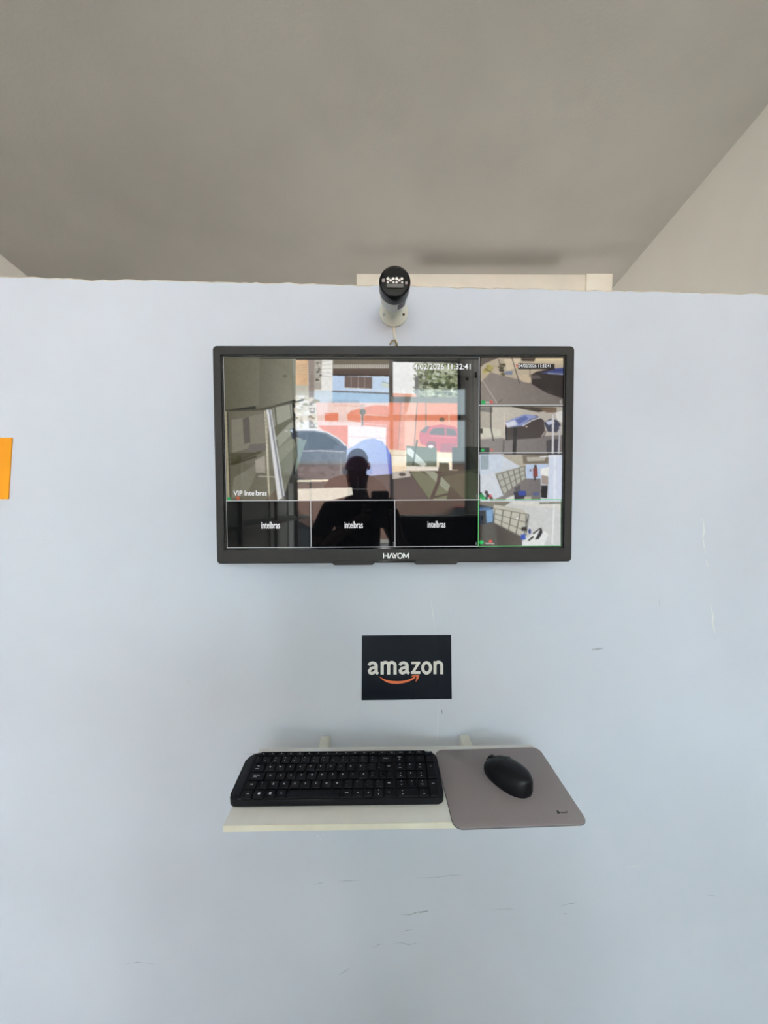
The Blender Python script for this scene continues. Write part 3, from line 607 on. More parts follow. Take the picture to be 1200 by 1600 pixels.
# camera picture three: shop seen from the door
poly(Z2, [(574, 694), (1074, 694), (1070, 985), (572, 985)], (206, 210, 218), (196, 204, 216)); poly(Z4, [(568, -6), (720, -6), (700, 100), (570, 120)], (196, 206, 220)); poly(Z2, [(577, 700), (626, 700), (626, 774), (577, 774)], (170, 182, 190)); poly(Z4, [(577, 0), (626, 0), (626, 84), (580, 88)], (150, 164, 172))
poly(Z2, [(700, 696), (1000, 694), (985, 780), (840, 780)], (176, 168, 152)); poly(Z4, [(830, 0), (988, -4), (985, 54), (835, 52)], (118, 108, 94)); poly(Z4, [(855, 12), (970, 10), (965, 34), (860, 38)], (176, 170, 158)); poly(Z4, [(850, 56), (985, 52), (985, 110), (940, 142), (850, 142)], (184, 200, 226))
poly(Z4, [(835, 142), (940, 142), (938, 274), (640, 276), (715, 244)], (132, 126, 122), (112, 106, 106)); poly(Z4, [(660, 110), (845, 66), (850, 142), (712, 242)], (172, 172, 162))
for k in range(6):
    t = k / 5; line(Z4, [(672 + 170 * t, 118 - 52 * t), (714 + 134 * t, 240 - 100 * t)], 5, (92, 88, 80))
for t in (0, 0.33, 0.66, 1): line(Z4, [(672 + 42 * t, 118 + 122 * t), (842 + 8 * t, 66 + 76 * t)], 4, (112, 106, 94))
poly(Z4, [(893, 80), (920, 78), (922, 132), (895, 135)], (128, 62, 56)); oval(Z4, 908, 70, 9, 12, (70, 56, 48)); line(Z4, [(905, 132), (905, 152)], 10, (60, 52, 54)); oval(Z4, 878, 92, 5, 8, (110, 90, 96))
poly(Z4, [(938, 84), (990, 70), (990, 130), (940, 122)], (232, 232, 228)); poly(Z4, [(945, 122), (985, 128), (985, 180), (945, 175)], (160, 148, 138)); poly(Z4, [(942, 184), (982, 184), (976, 262), (940, 258)], (30, 28, 28)); poly(Z4, [(990, 0), (1068, 0), (1062, 276), (985, 276)], (208, 216, 232)); line(Z4, [(1025, 0), (1022, 276)], 14, (224, 230, 240)); line(Z4, [(935, 10), (1062, 6)], 7, (226, 228, 230))
poly(Z4, [(775, 224), (815, 214), (850, 226), (848, 262), (780, 272)], (48, 44, 60)); poly(Z4, [(800, 216), (850, 218), (846, 246), (806, 246)], (52, 72, 156)); poly(Z4, [(730, 262), (780, 242), (780, 276), (725, 276)], (214, 214, 208)); poly(Z4, [(840, 252), (884, 252), (880, 274), (838, 274)], (176, 172, 158)); oval(Z4, 910, 236, 22, 12, (84, 92, 130)); poly(Z4, [(780, 200), (815, 178), (815, 215), (785, 226)], (84, 80, 84))
for x, y, c in ((585, 252, (30, 150, 90)), (610, 226, (60, 46, 44)), (632, 250, (206, 70, 70)), (610, 262, (44, 70, 60)), (575, 235, (50, 70, 60)), (592, 262, (40, 180, 100)), (640, 264, (80, 50, 50)), (618, 244, (46, 40, 40))): oval(Z4, x, y, 11, 11, c)
# camera picture four: shelving and desk
poly(Z4, [(568, 282), (1062, 282), (1060, 556), (568, 556)], (196, 196, 190), (206, 208, 208)); poly(Z4, [(568, 282), (760, 282), (690, 330), (568, 320)], (120, 114, 100)); poly(Z4, [(655, 300), (830, 330), (860, 365), (820, 500), (650, 412)], (188, 186, 172)); poly(Z4, [(760, 282), (1062, 282), (1060, 330), (780, 300)], (214, 212, 204))
poly(Z4, [(568, 300), (650, 318), (655, 412), (568, 440)], (46, 56, 72)); poly(Z4, [(608, 336), (650, 330), (648, 408), (612, 412)], (116, 156, 196)); poly(Z4, [(580, 340), (605, 340), (605, 430), (582, 430)], (24, 26, 34)); poly(Z4, [(568, 322), (640, 318), (640, 332), (568, 338)], (80, 130, 190), alpha=0.7)
poly(Z4, [(568, 425), (650, 412), (825, 502), (822, 556), (568, 556)], (66, 60, 54), (92, 84, 78))
for k in range(5):
    t = k / 4; line(Z4, [(660 + 205 * t, 325 + 36 * t), (655 + 175 * t, 412 + 92 * t)], 5, (84, 80, 70))
for t in (0, 0.35, 0.7, 1): line(Z4, [(660 - 5 * t, 325 + 87 * t), (865 - 30 * t, 361 + 143 * t)], 4, (110, 106, 94))
line(Z4, [(850, 365), (848, 490)], 7, (90, 88, 82)); line(Z4, [(866, 362), (852, 470)], 5, (120, 118, 112)); poly(Z4, [(825, 530), (930, 448), (982, 480), (955, 556), (823, 556)], (226, 230, 228)); poly(Z4, [(820, 440), (850, 436), (855, 460), (822, 462)], (44, 42, 42)); poly(Z4, [(816, 486), (842, 480), (846, 514), (818, 518)], (52, 84, 180)); oval(Z4, 870, 465, 8, 16, (46, 60, 120))
poly(Z4, [(858, 520), (890, 492), (896, 502), (866, 524)], (34, 32, 32)); poly(Z4, [(902, 515), (920, 480), (940, 440), (948, 470), (925, 512)], (42, 38, 40)); line(Z4, [(890, 480), (935, 446)], 8, (60, 54, 52)); oval(Z4, 796, 386, 6, 6, (240, 240, 236)); line(Z4, [(1020, 286), (1005, 540)], 10, (228, 230, 232)); poly(Z4, [(930, 288), (1060, 286), (1060, 294), (930, 297)], (120, 122, 112))
oval(Z4, 580, 532, 14, 12, (34, 190, 90)); oval(Z4, 634, 526, 11, 9, (226, 84, 70)); line(Z4, [(600, 538), (655, 540)], 6, (200, 196, 190)); oval(Z4, 556, 540, 5, 8, (40, 110, 60))
# status icons in the main picture
poly(Z3, [(112, 262), (135, 264), (135, 284), (112, 282)], (40, 150, 84)); oval(Z3, 178, 268, 11, 11, (190, 96, 72)); oval(Z5, 1168, 716, 14, 12, (30, 140, 70))
# soften like video, then sample on a fine grid per picture
def blur(a, n):
    k = np.ones(2 * n + 1) / (2 * n + 1)
    for ax in (0, 1):
        p = np.pad(a, [(n, n) if i == ax else (0, 0) for i in range(3)], mode='edge'); s = np.cumsum(p, axis=ax)
        s = np.concatenate([np.zeros_like(np.take(s, [0], ax)), s], ax)
        L = a.shape[ax]
        a = (np.take(s, range(2 * n + 1, 2 * n + 1 + L), ax) - np.take(s, range(0, L), ax)) / (2 * n + 1)
    return a
nz = blur(rng.normal(0, 1, canvas.shape[:2] + (1,)), 6); nz2 = rng.normal(0, 1, canvas.shape[:2] + (1,))
canvas = np.clip(canvas * (1 + 0.15 * nz + 0.04 * nz2), 0, 255)      # video mottling
canvas = blur(canvas, 2)
cl = canvas / 255.0
cl = np.where(cl <= 0.04045, cl / 12.92, ((cl + 0.055) / 1.055) ** 2.4)
def sample(px, py):
    fx = np.clip((px - PX0) * SSC - 0.5, 0, PWW - 1.001); fy = np.clip((py - PY0) * SSC - 0.5, 0, PHH - 1.001)
    ix, iy = fx.astype(int), fy.astype(int); dx, dy = (fx - ix)[..., None], (fy - iy)[..., None]
    return (cl[iy, ix] * (1 - dx) + cl[iy, ix + 1] * dx) * (1 - dy) + (cl[iy + 1, ix] * (1 - dx) + cl[iy + 1, ix + 1] * dx) * dy
QUAD = ((348.9, 558.0), (880.3, 558.4), (873.3, 853.4), (358.8, 855.8))
def quad_px(s, t):      # s, t: 0..1 from the top left of the screen
    a, b, c, d = [np.array(q) for q in QUAD]
    s = s[..., None]; t = t[..., None]
    return (a * (1 - s) + b * s) * (1 - t) + (d * (1 - s) + c * s) * t
SW, SH = SX1 - SX0, SZ1 - SZ0
def scr(s, t): return SX0 + SW * s, SZ1 - SH * t
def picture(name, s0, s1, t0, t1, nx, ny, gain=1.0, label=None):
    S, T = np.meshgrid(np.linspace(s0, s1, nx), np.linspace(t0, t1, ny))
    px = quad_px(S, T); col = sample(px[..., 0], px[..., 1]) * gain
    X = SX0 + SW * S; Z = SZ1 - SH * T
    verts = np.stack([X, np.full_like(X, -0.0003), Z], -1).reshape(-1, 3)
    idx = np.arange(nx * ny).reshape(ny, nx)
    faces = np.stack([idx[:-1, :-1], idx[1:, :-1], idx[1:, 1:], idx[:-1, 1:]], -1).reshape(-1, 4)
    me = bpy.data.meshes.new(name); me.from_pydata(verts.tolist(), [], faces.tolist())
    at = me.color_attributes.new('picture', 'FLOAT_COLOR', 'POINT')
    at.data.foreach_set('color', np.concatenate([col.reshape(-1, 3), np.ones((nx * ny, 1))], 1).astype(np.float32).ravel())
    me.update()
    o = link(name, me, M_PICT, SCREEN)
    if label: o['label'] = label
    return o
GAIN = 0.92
picture('main_picture', 0.0, 0.7485, 0.0, 0.7485, 400, 226, GAIN, 'shop interior and street picture with painted reflections')
names = ['street picture with dark car', 'parked cars picture', 'shop aisle picture', 'shelving and desk picture']
for k in range(4):
    picture('side_picture', 0.7515, 1.0, 0.25 * k + 0.0015, 0.25 * (k + 1) - 0.0015, 136, 78, GAIN, names[k])
def glow(name, r, g, b, s=1.0): return mat(name, (0.01, 0.01, 0.01, 1), 0.1, emit=srgb(r, g, b), estr=s)
M_LINE = glow('screen_line_white', 196, 200, 202); M_GREEN = glow('screen_line_green', 92, 196, 110); M_TXT = glow('screen_text_white', 236, 238, 240); M_DIM = glow('screen_text_dim', 120, 122, 124)
def gline(s0, t0, s1, t1, m, wd=0.0013):
    xa, za = scr(s0, t0); xb, zb = scr(s1, t1)
    h = wd / 2
    if abs(xa - xb) < 1e-6: me = box(xa - h, xa + h, -0.0007, -0.0004, zb, za)
    else: me = box(xa, xb, -0.0007, -0.0004, za - h, za + h)
    link('grid_line', me, m, SCREEN)
for t in (0.25, 0.5): gline(0.75, t, 1.0, t, M_LINE)
gline(0.0, 0.75, 0.75, 0.75, M_LINE); gline(0.75, 0.75, 1.0, 0.75, M_GREEN)
gline(0.75, 0.0, 0.75, 0.75, M_LINE); gline(0.75, 0.7505, 0.75, 0.999, M_GREEN)
for s in (0.25, 0.5): gline(s, 0.75, s, 0.999, M_LINE)
gline(0.0, 0.9985, 0.75, 0.9985, M_LINE, 0.0010); gline(0.75, 0.9985, 1, 0.9985, M_GREEN, 0.0008); gline(0.001, 0.0, 0.001, 0.998, glow('screen_line_grey', 150, 150, 146), 0.0010)
gline(0.0, 0.001, 0.75, 0.001, glow('screen_line_faint', 96, 96, 92), 0.0010); gline(0.9985, 0.75, 0.9985, 0.999, glow('screen_line_dim_green', 60, 110, 66), 0.0008)
def caption(s, px0, px1, py0, py1, m=M_TXT, bold=0.0, name='caption', space=1.0, shear=0.0):
    xa, za = tv_local(px0, (py0 + py1) / 2); xb, zb = tv_local(px1, (py0 + py1) / 2)
    z0 = tv_local((px0 + px1) / 2, py1)[1]; z1 = tv_local((px0 + px1) / 2, py0)[1]
    o = link(name, text_mesh(s, xb - xa, z1 - z0, bold, space=space, shear=shear), m, SCREEN)
    o.location = ((xa + xb) / 2, -0.0008, (z0 + z1) / 2); return o
caption('04/02/2026 11:32:41', 641, 735, 568.5, 577.5, bold=0.012)
caption('VIP Intelbras', 365, 417, 766.5, 774.5, bold=0.008)
caption('intelbras', 408.5, 437.5, 815, 826, bold=0.014, space=1.0)
caption('intelbras', 538.5, 567, 814.5, 825.5, bold=0.014, space=1.0)
caption('intelbras', 668, 696, 814, 824.5, bold=0.014, space=1.0)
caption('04/02/2026 11:32:41', 810, 860, 569, 574.5, bold=0.008)
for n_, x, y in (('8', 486, 851), ('7', 615, 850), ('6', 744, 849), ('5', 745, 776)): caption(n_, x - 1.2, x + 1.2, y - 2.6, y + 2.6, M_DIM)

# ------------------------------------------------------------------ bullet security camera on the wall above the television
bc = on_wall(615, 489)
SEC = empty('security_camera', (bc.x, D, bc.z)); tag(SEC, 'white bullet security camera with glossy black round front above the television', 'camera')
link('base_plate', lathe([(0.0315, 0.0), (0.0315, -0.006), (0.029, -0.009), (0.021, -0.0115), (0.0185, -0.014), (0.0165, -0.022), (0.012, -0.024)], 48), M_CREAMPL, SEC)
for sx, m in ((-1, M_STEEL), (1, M_RUST)):
    s = link('screw', lathe([(0.0032, -0.0085), (0.0032, -0.0108), (0.002, -0.0118)], 16), m, SEC); s.location = (sx * 0.0235 * 0.9, 0, -0.0085)
link('neck', tube([(0, -0.018, 0), (0, -0.03, 0.0), (0.0005, -0.045, 0.003)], 0.011, 20), M_WHITE, SEC)
link('ball_joint', lathe([(0.004, -0.030), (0.0125, -0.034), (0.0148, -0.040), (0.0148, -0.046), (0.0125, -0.052), (0.006, -0.056)], 28), M_WHITE, SEC)
zb_ = on_wall(617, 439.5, 0.13).z - bc.z; fx = on_wall(617, 439.5, 0.13).x - bc.x
bo = link('body', lathe([(0.012, -0.05), (0.021, -0.056), (0.0262, -0.066), (0.0278, -0.078), (0.0283, -0.104), (0.0280, -0.106)], 56), M_WHITE, SEC); bo.location = (fx, 0, zb_)
cap = link('front_cap', lathe([(0.0282, -0.101), (0.0293, -0.1015), (0.0297, -0.126), (0.0290, -0.1285), (0.0275, -0.1295), (0.0264, -0.1288)], 64), mat('satin_black_cap', (0.004, 0.004, 0.005, 1), 0.22, spec=0.35), SEC); cap.location = (fx, 0, zb_)
fg = link('front_glass', lathe([(0.0264, -0.1284), (0.0260, -0.1292), (0.02, -0.1297), (0.001, -0.13)], 56), M_GLOSSBLK, cap); 
sw = link('sensor_window', prism(rounded(-0.0160, 0.0165, -0.0125, 0.0075, (0.003,) * 4), -0.1309, -0.1295, plane='xz'), mat('smoked_sensor_window', (0.035, 0.032, 0.03, 1), 0.15), cap)
sr_ = link('sensor_strip', prism(rounded(-0.0155, 0.016, -0.0120, -0.0055, (0.0012,) * 4), -0.1313, -0.1306, plane='xz'), mat('grey_window_sill', (0.13, 0.12, 0.11, 1), 0.3), cap)
M_LED = mat('clear_led_dome', (0.85, 0.80, 0.74, 1), 0.15)
for cx in (-0.0078, 0.0085):
    for dx, dz, r in ((-0.0052, 0.0042, 0.0030), (-0.0002, 0.0012, 0.0026), (0.0045, 0.0042, 0.0026), (0.0050, -0.0026, 0.0020), (-0.0054, -0.0024, 0.0023)):
        l = link('infrared_led', lathe([(r, 0), (r * 0.95, -0.0006), (r * 0.5, -0.0011), (r * 0.05, -0.0013)], 14), M_LED, cap); l.location = (cx + dx, -0.1308, dz)
for x, z, s in ((-0.0215, 0.0015, 1), (0.0215, -0.003, 0.8)):
    l = link('side_led', prism(rounded(-0.0028 * s, 0.0028 * s, -0.0030 * s, 0.0030 * s, (0.0012 * s,) * 4), -0.1305, -0.1296, plane='xz'), mat('dim_led_grey', (0.30, 0.27, 0.25, 1), 0.3), cap); l.location = (x, 0, z)
bm = bmesh.new(); L = []
for k in range(7):
    a = math.radians(-75 + 6 * k); L.append((bm.verts.new((0.0286 * math.cos(a), -0.078, 0.0286 * math.sin(a))), bm.verts.new((0.0286 * math.cos(a), -0.098, 0.0286 * math.sin(a)))))
for A, B in zip(L, L[1:]): bm.faces.new((A[0], A[1], B[1], B[0]))
st = link('rating_label', fin(bm), mat('grey_rating_label', (0.20, 0.21, 0.24, 1), 0.5, var=0.6, scale=500), SEC); st.location = (fx, 0, zb_)

p0, p1 = on_wall(615, 509), on_wall(620.5, 537)
CAB = empty('camera_cable', (p0.x, D, p1.z)); tag(CAB, 'thin cream cable running from the security camera down behind the television', 'cable')
def cpt(v, off): return (v.x - p0.x, -off, v.z - p1.z)
m0 = on_wall(617, 522)
w1 = link('wire', tube([cpt(p0, 0.004), cpt(m0, 0.003), cpt(p1, 0.003), cpt(on_wall(622, 556), 0.004), cpt(on_wall(622, 580), 0.005)], 0.0019, 8), M_CREAMPL, CAB)
w2 = link('wire', tube([cpt(on_wall(613.5, 511), 0.003), cpt(on_wall(615.5, 525), 0.003), cpt(on_wall(617, 540), 0.003), cpt(on_wall(617, 575), 0.004)], 0.0014, 8), M_CREAMPL, CAB)
w3 = link('wire', tube([cpt(on_wall(609, 541), 0.012), cpt(on_wall(613, 535), 0.010), cpt(on_wall(617, 534), 0.008), cpt(on_wall(620, 540), 0.010), cpt(on_wall(621, 550), 0.010)], 0.0020, 8), mat('brown_wire_knot', (0.34, 0.24, 0.13, 1), 0.7, var=0.4, scale=200), CAB)

# ------------------------------------------------------------------ sticker with the logo
pc = [on_wall(565.6, 993), on_wall(704.8, 992), on_wall(705.8, 1092), on_wall(565, 1094)]
cxp, czp = sum(p.x for p in pc) / 4, sum(p.z for p in pc) / 4
ST = empty('logo_sticker', (cxp, D, pc[2].z)); tag(ST, 'dark navy sticker with the word amazon over an orange arrow', 'sticker')
bm = bmesh.new(); NXs, NZs = 48, 30; grid = []
for j in range(NZs + 1):
    row = []
    for i in range(NXs + 1):
        s, t = i / NXs, j / NZs
        a = pc[0].lerp(pc[1], s).lerp(pc[3].lerp(pc[2], s), t)
        x = a.x - cxp; z = a.z - pc[2].z
        cr = 0.83 + 0.03 * math.sin(t * 3.0)
        y = -0.0010 - 0.0007 * math.exp(-((s - cr) / 0.012) ** 2) * (1 if t < 0.85 else 0) - 0.0006 * math.exp(-((s - 0.575 + 0.03 * (t - 0.8)) / 0.015) ** 2) * max(0, min(1, (t - 0.68) * 8)) - 0.0002 * math.sin(s * 9 + t * 4)
        row.append(bm.verts.new((x, y, z)))
    grid.append(row)
for j in range(NZs):
    for i in range(NXs): bm.faces.new((grid[j][i], grid[j + 1][i], grid[j + 1][i + 1], grid[j][i + 1]))
ring = [grid[0][i] for i in range(NXs + 1)] + [grid[j][NXs] for j in range(1, NZs + 1)] + [grid[NZs][i] for i in range(NXs - 1, -1, -1)] + [grid[j][0] for j in range(NZs - 1, 0, -1)]
back = [bm.verts.new((v.co.x, -0.0001, v.co.z)) for v in ring]
for i in range(len(ring)): bm.faces.new((ring[i], ring[(i + 1) % len(ring)], back[(i + 1) % len(ring)], back[i]))
link('sheet', fin(bm, smooth=True, angle=40), M_POSTER, ST)
def st_loc(px, py): p = on_wall(px, py); return p.x - cxp, p.z - pc[2].z
def Zp(x, y): return 540 + x / 6.316, 970 + y / 6.316
YL = -0.0026
def arc(cx, cy, rx, ry, a0, a1, n=12): return [(cx + rx * math.cos(math.radians(a0 + (a1 - a0) * k / n)), cy + ry * math.sin(math.radians(a0 + (a1 - a0) * k / n))) for k in range(n + 1)]
T_ = 31.0
def glyph(ch, x0, x1, yt, yb):
    h = T_ / 2; w_ = x1 - x0; H_ = yb - yt
    if ch == 'z': return [[(x0 + 4, yt + 13), (x1 - 2, yt + 13)], [(x1 - 20, yt + 18), (x0 + 20, yb - 18)], [(x0, yb - 14), (x1, yb - 14)]]
    if ch == 'o':
        e = arc((x0 + x1) / 2, (yt + yb) / 2, w_ / 2 - h, H_ / 2 - h + 2, 0, 360, 32); e[-1] = e[0]; return [e]
    if ch == 'n': return [[(x0 + h - 1, yt + 4), (x0 + h - 1, yb)], arc(x0 + h + (w_ - 2 * h) / 2, yt + 46, (w_ - 2 * h) / 2, 46 - h + 3, 175, 360, 16) + [(x1 - h, yb)]]
    if ch == 'm':
        xm = (x0 + x1) / 2; q = (w_ - 2 * h) / 4
        return [[(x0 + h - 1, yt + 4), (x0 + h - 1, yb)], arc(x0 + h + q, yt + 42, q, 42 - h + 3, 178, 360, 14) + [(xm, yb)], arc(xm + q, yt + 42, q, 42 - h + 3, 178, 360, 14) + [(x1 - h, yb)]]
    # a: arch with stem and foot, and a bowl
    xs = x1 - h - 10
    bowl = arc(x0 + 42, yb - 38, 42 - h, 38 - h + 1, 300, 30, 16)
    return [[(x0 + 12, yt + 40), (x0 + 20, yt + 26)] + arc((x0 + xs) / 2 + 6, yt + 42, (xs - x0) / 2 - 6, 42 - h + 2, 220, 360, 14) + [(xs, yb - 36), (xs + 4, yb - 20), (x1 - 6, yb - 9)],
            [(xs, yt + 55), (x0 + 58, yt + 60), (x0 + 32, yt + 68), (x0 + h - 1, yb - 37), (x0 + 20, yb - 20), (x0 + 38, yb - h + 3), (x0 + 60, yb - 20), (xs, yb - 42)]]
for ch, xa, xb, y_t, y_b in (('a', 219, 328, 397, 527), ('m', 346, 503, 393, 524), ('a', 522, 632, 396, 524), ('z', 644, 736, 398, 520), ('o', 744, 852, 394, 524), ('n', 866, 962, 390, 521)):
    gl = [[st_loc(*Zp(*p)) for p in st_] for st_ in glyph(ch, xa, xb, y_t, y_b)]
    wdt = st_loc(*Zp(T_, 0))[0] - st_loc(*Zp(0, 0))[0]
    if ch == 'z': wdt *= 0.85
    if ch in 'ona': wdt *= 0.97
    link('letter', strokes_mesh(gl, wdt, YL), M_LOGOW, ST)
up_ = [(328, 540), (360, 560), (400, 577), (450, 586), (510, 590), (570, 586), (620, 574), (660, 557), (684, 545)]
dn_ = [(684, 562), (655, 580), (610, 600), (560, 612), (505, 618), (450, 614), (400, 600), (360, 574), (334, 548)]
bm = bmesh.new(); U_ = [st_loc(*Zp(*p)) for p in up_]; D_ = [st_loc(*Zp(*p)) for p in dn_[::-1]]
uv = [bm.verts.new((a, YL, b)) for a, b in U_]; dv = [bm.verts.new((a, YL, b)) for a, b in D_]
for i in range(len(uv) - 1): bm.faces.new((uv[i], uv[i + 1], dv[i + 1], dv[i]))
link('arrow_curve', fin(bm), M_LOGOO, ST)
ah = [(644, 545), (660, 534), (690, 526), (718, 527), (727, 538), (722, 556), (708, 580), (694, 595), (688, 592), (697, 568), (703, 548), (690, 542), (664, 545)]
bm = bmesh.new(); hv = [bm.verts.new((*[(q := st_loc(*Zp(*p)))[0]], YL, q[1])) for p in ah]
f = bm.faces.new(hv); bmesh.ops.triangulate(bm, faces=[f])
link('arrow_head', fin(bm), M_LOGOO, ST)

# ------------------------------------------------------------------ orange card at the left edge
q = [on_wall(20.5, 684), on_wall(14.5, 780)]
OC = link('orange_card', prism([(-1.02, q[1].z - 1.45), (q[1].x, q[1].z - 1.45), (q[0].x, q[0].z - 1.45), (-1.02, q[0].z - 1.45)], D - 0.003, D - 0.0002, plane='xz', smooth=False), M_ORANGE)
OC.location = (0, 0, 1.45); tag(OC, 'plain bright orange card fixed to the blue wall', 'card')

# ------------------------------------------------------------------ shelf
S = 1.03
HS = 0.54 * S                     # shelf top below the lens
ZS = CZ - HS
sBL, sFL, sFR = on_level(402, 1172, HS), on_level(351, 1290, HS), on_level(700, 1286.5, HS)
SHX0 = (sBL.x + sFL.x) / 2; SHY0 = sFL.y; SHY1 = on_level(560, 1167, HS).y
ang = math.atan2(sFR.y - sFL.y, sFR.x - sFL.x) + 0.006
SHW, SHD, SHT = 0.600, SHY1 - SHY0, 0.0115
SHELF = empty('wall_shelf', (SHX0, SHY0, ZS - SHT), (0, 0, ang)); tag(SHELF, 'narrow cream wall shelf carrying the keyboard and mouse pad', 'shelf')
link('board', box(0.0, SHW, 0.0006, SHD, 0, SHT, 0.0008), M_BOARD, SHELF)
link('edge_band', box(0.0, SHW, 0.0, 0.0008, 0.0002, SHT - 0.0002), M_EDGE, SHELF)
for a, b in ((502, 516), (717, 733)):
    p = on_wall((a + b) / 2, 1153); xw = p.x - SHX0
    br = link('bracket', box(xw - 0.011, xw + 0.011, 0.03, D - SHY0 - 0.0005, -0.012, 0.0, 0.001), M_BRACKET, SHELF)
    link('bracket_leg', box(xw - 0.011, xw + 0.011, D - SHY0 - 0.013, D - SHY0 - 0.0005, -0.17, -0.0125, 0.001), M_BRACKET, br)
    link('wall_screw', lathe([(0.003, D - SHY0 - 0.013), (0.003, D - SHY0 - 0.0142), (0.0015, D - SHY0 - 0.015)], 12), M_STEEL, br).location = (xw, 0, -0.1)

# ------------------------------------------------------------------ mouse pad
pB, pR, pF = on_level(680, 1171, HS - 0.003), on_level(845, 1167.5, HS - 0.003), on_level(708, 1296, HS - 0.003)
pFR = on_level(916, 1286.5, HS - 0.003)
pw = ((pR - pB).length + (pFR - pF).length) / 2; pdp = ((pB - pF).length + (pR - pFR).length) / 2
pcx, pcy = (pB.x + pR.x + pF.x + pFR.x) / 4, (pB.y + pR.y + pF.y + pFR.y) / 4
pang = math.atan2(pFR.y - pF.y, pFR.x - pF.x) * 0.5 + math.atan2(pR.y - pB.y, pR.x - pB.x) * 0.5
PAD = empty('mouse_pad', (pcx, pcy, ZS), (0, 0, pang)); tag(PAD, 'grey cloth mouse pad with rounded corners on the right of the shelf', 'mouse pad')
link('rubber_base', prism(rounded(-pw / 2, pw / 2, -pdp / 2, pdp / 2, (0.016,) * 4, 8), 0.0, 0.0018), M_PADEDGE, PAD)
link('cloth_top', prism(rounded(-pw / 2 + 0.0006, pw / 2 - 0.0006, -pdp / 2 + 0.0006, pdp / 2 - 0.0006, (0.0155,) * 4, 8), 0.0018, 0.0030, bev=0.0007), M_PAD, PAD)
lg = on_level(879, 1270, HS - 0.003); dv_ = Matrix.Rotation(-pang, 3, 'Z') @ Vector((lg.x - pcx, lg.y - pcy, 0))
M_PRINT = mat('black_pad_print', (0.02, 0.02, 0.02, 1), 0.7)
lgo = link('logo_mark', prism([(-0.0105, 0), (-0.0085, 0.0012), (-0.0085, 0.0038), (-0.007, 0.0052), (-0.0052, 0.0038), (-0.0048, 0.001), (-0.0030, 0.0004), (-0.005, -0.0012), (-0.008, -0.0012)], 0.0030, 0.0032, smooth=False), M_PRINT, PAD); lgo.location = (dv_.x, dv_.y, 0)
for k, h in ((0, 0.0018), (1, 0.0016), (2, 0.0018), (3, 0.0016), (4, 0.0040)):
    l = link('logo_letter', prism([(-0.0024 + k * 0.0026, -0.0008), (-0.0006 + k * 0.0026 - (0.0009 if k == 4 else 0), -0.0008), (-0.0006 + k * 0.0026 - (0.0009 if k == 4 else 0), h), (-0.0024 + k * 0.0026, h)], 0.0030, 0.0032, smooth=False), M_PRINT, PAD); l.location = (dv_.x, dv_.y, 0)

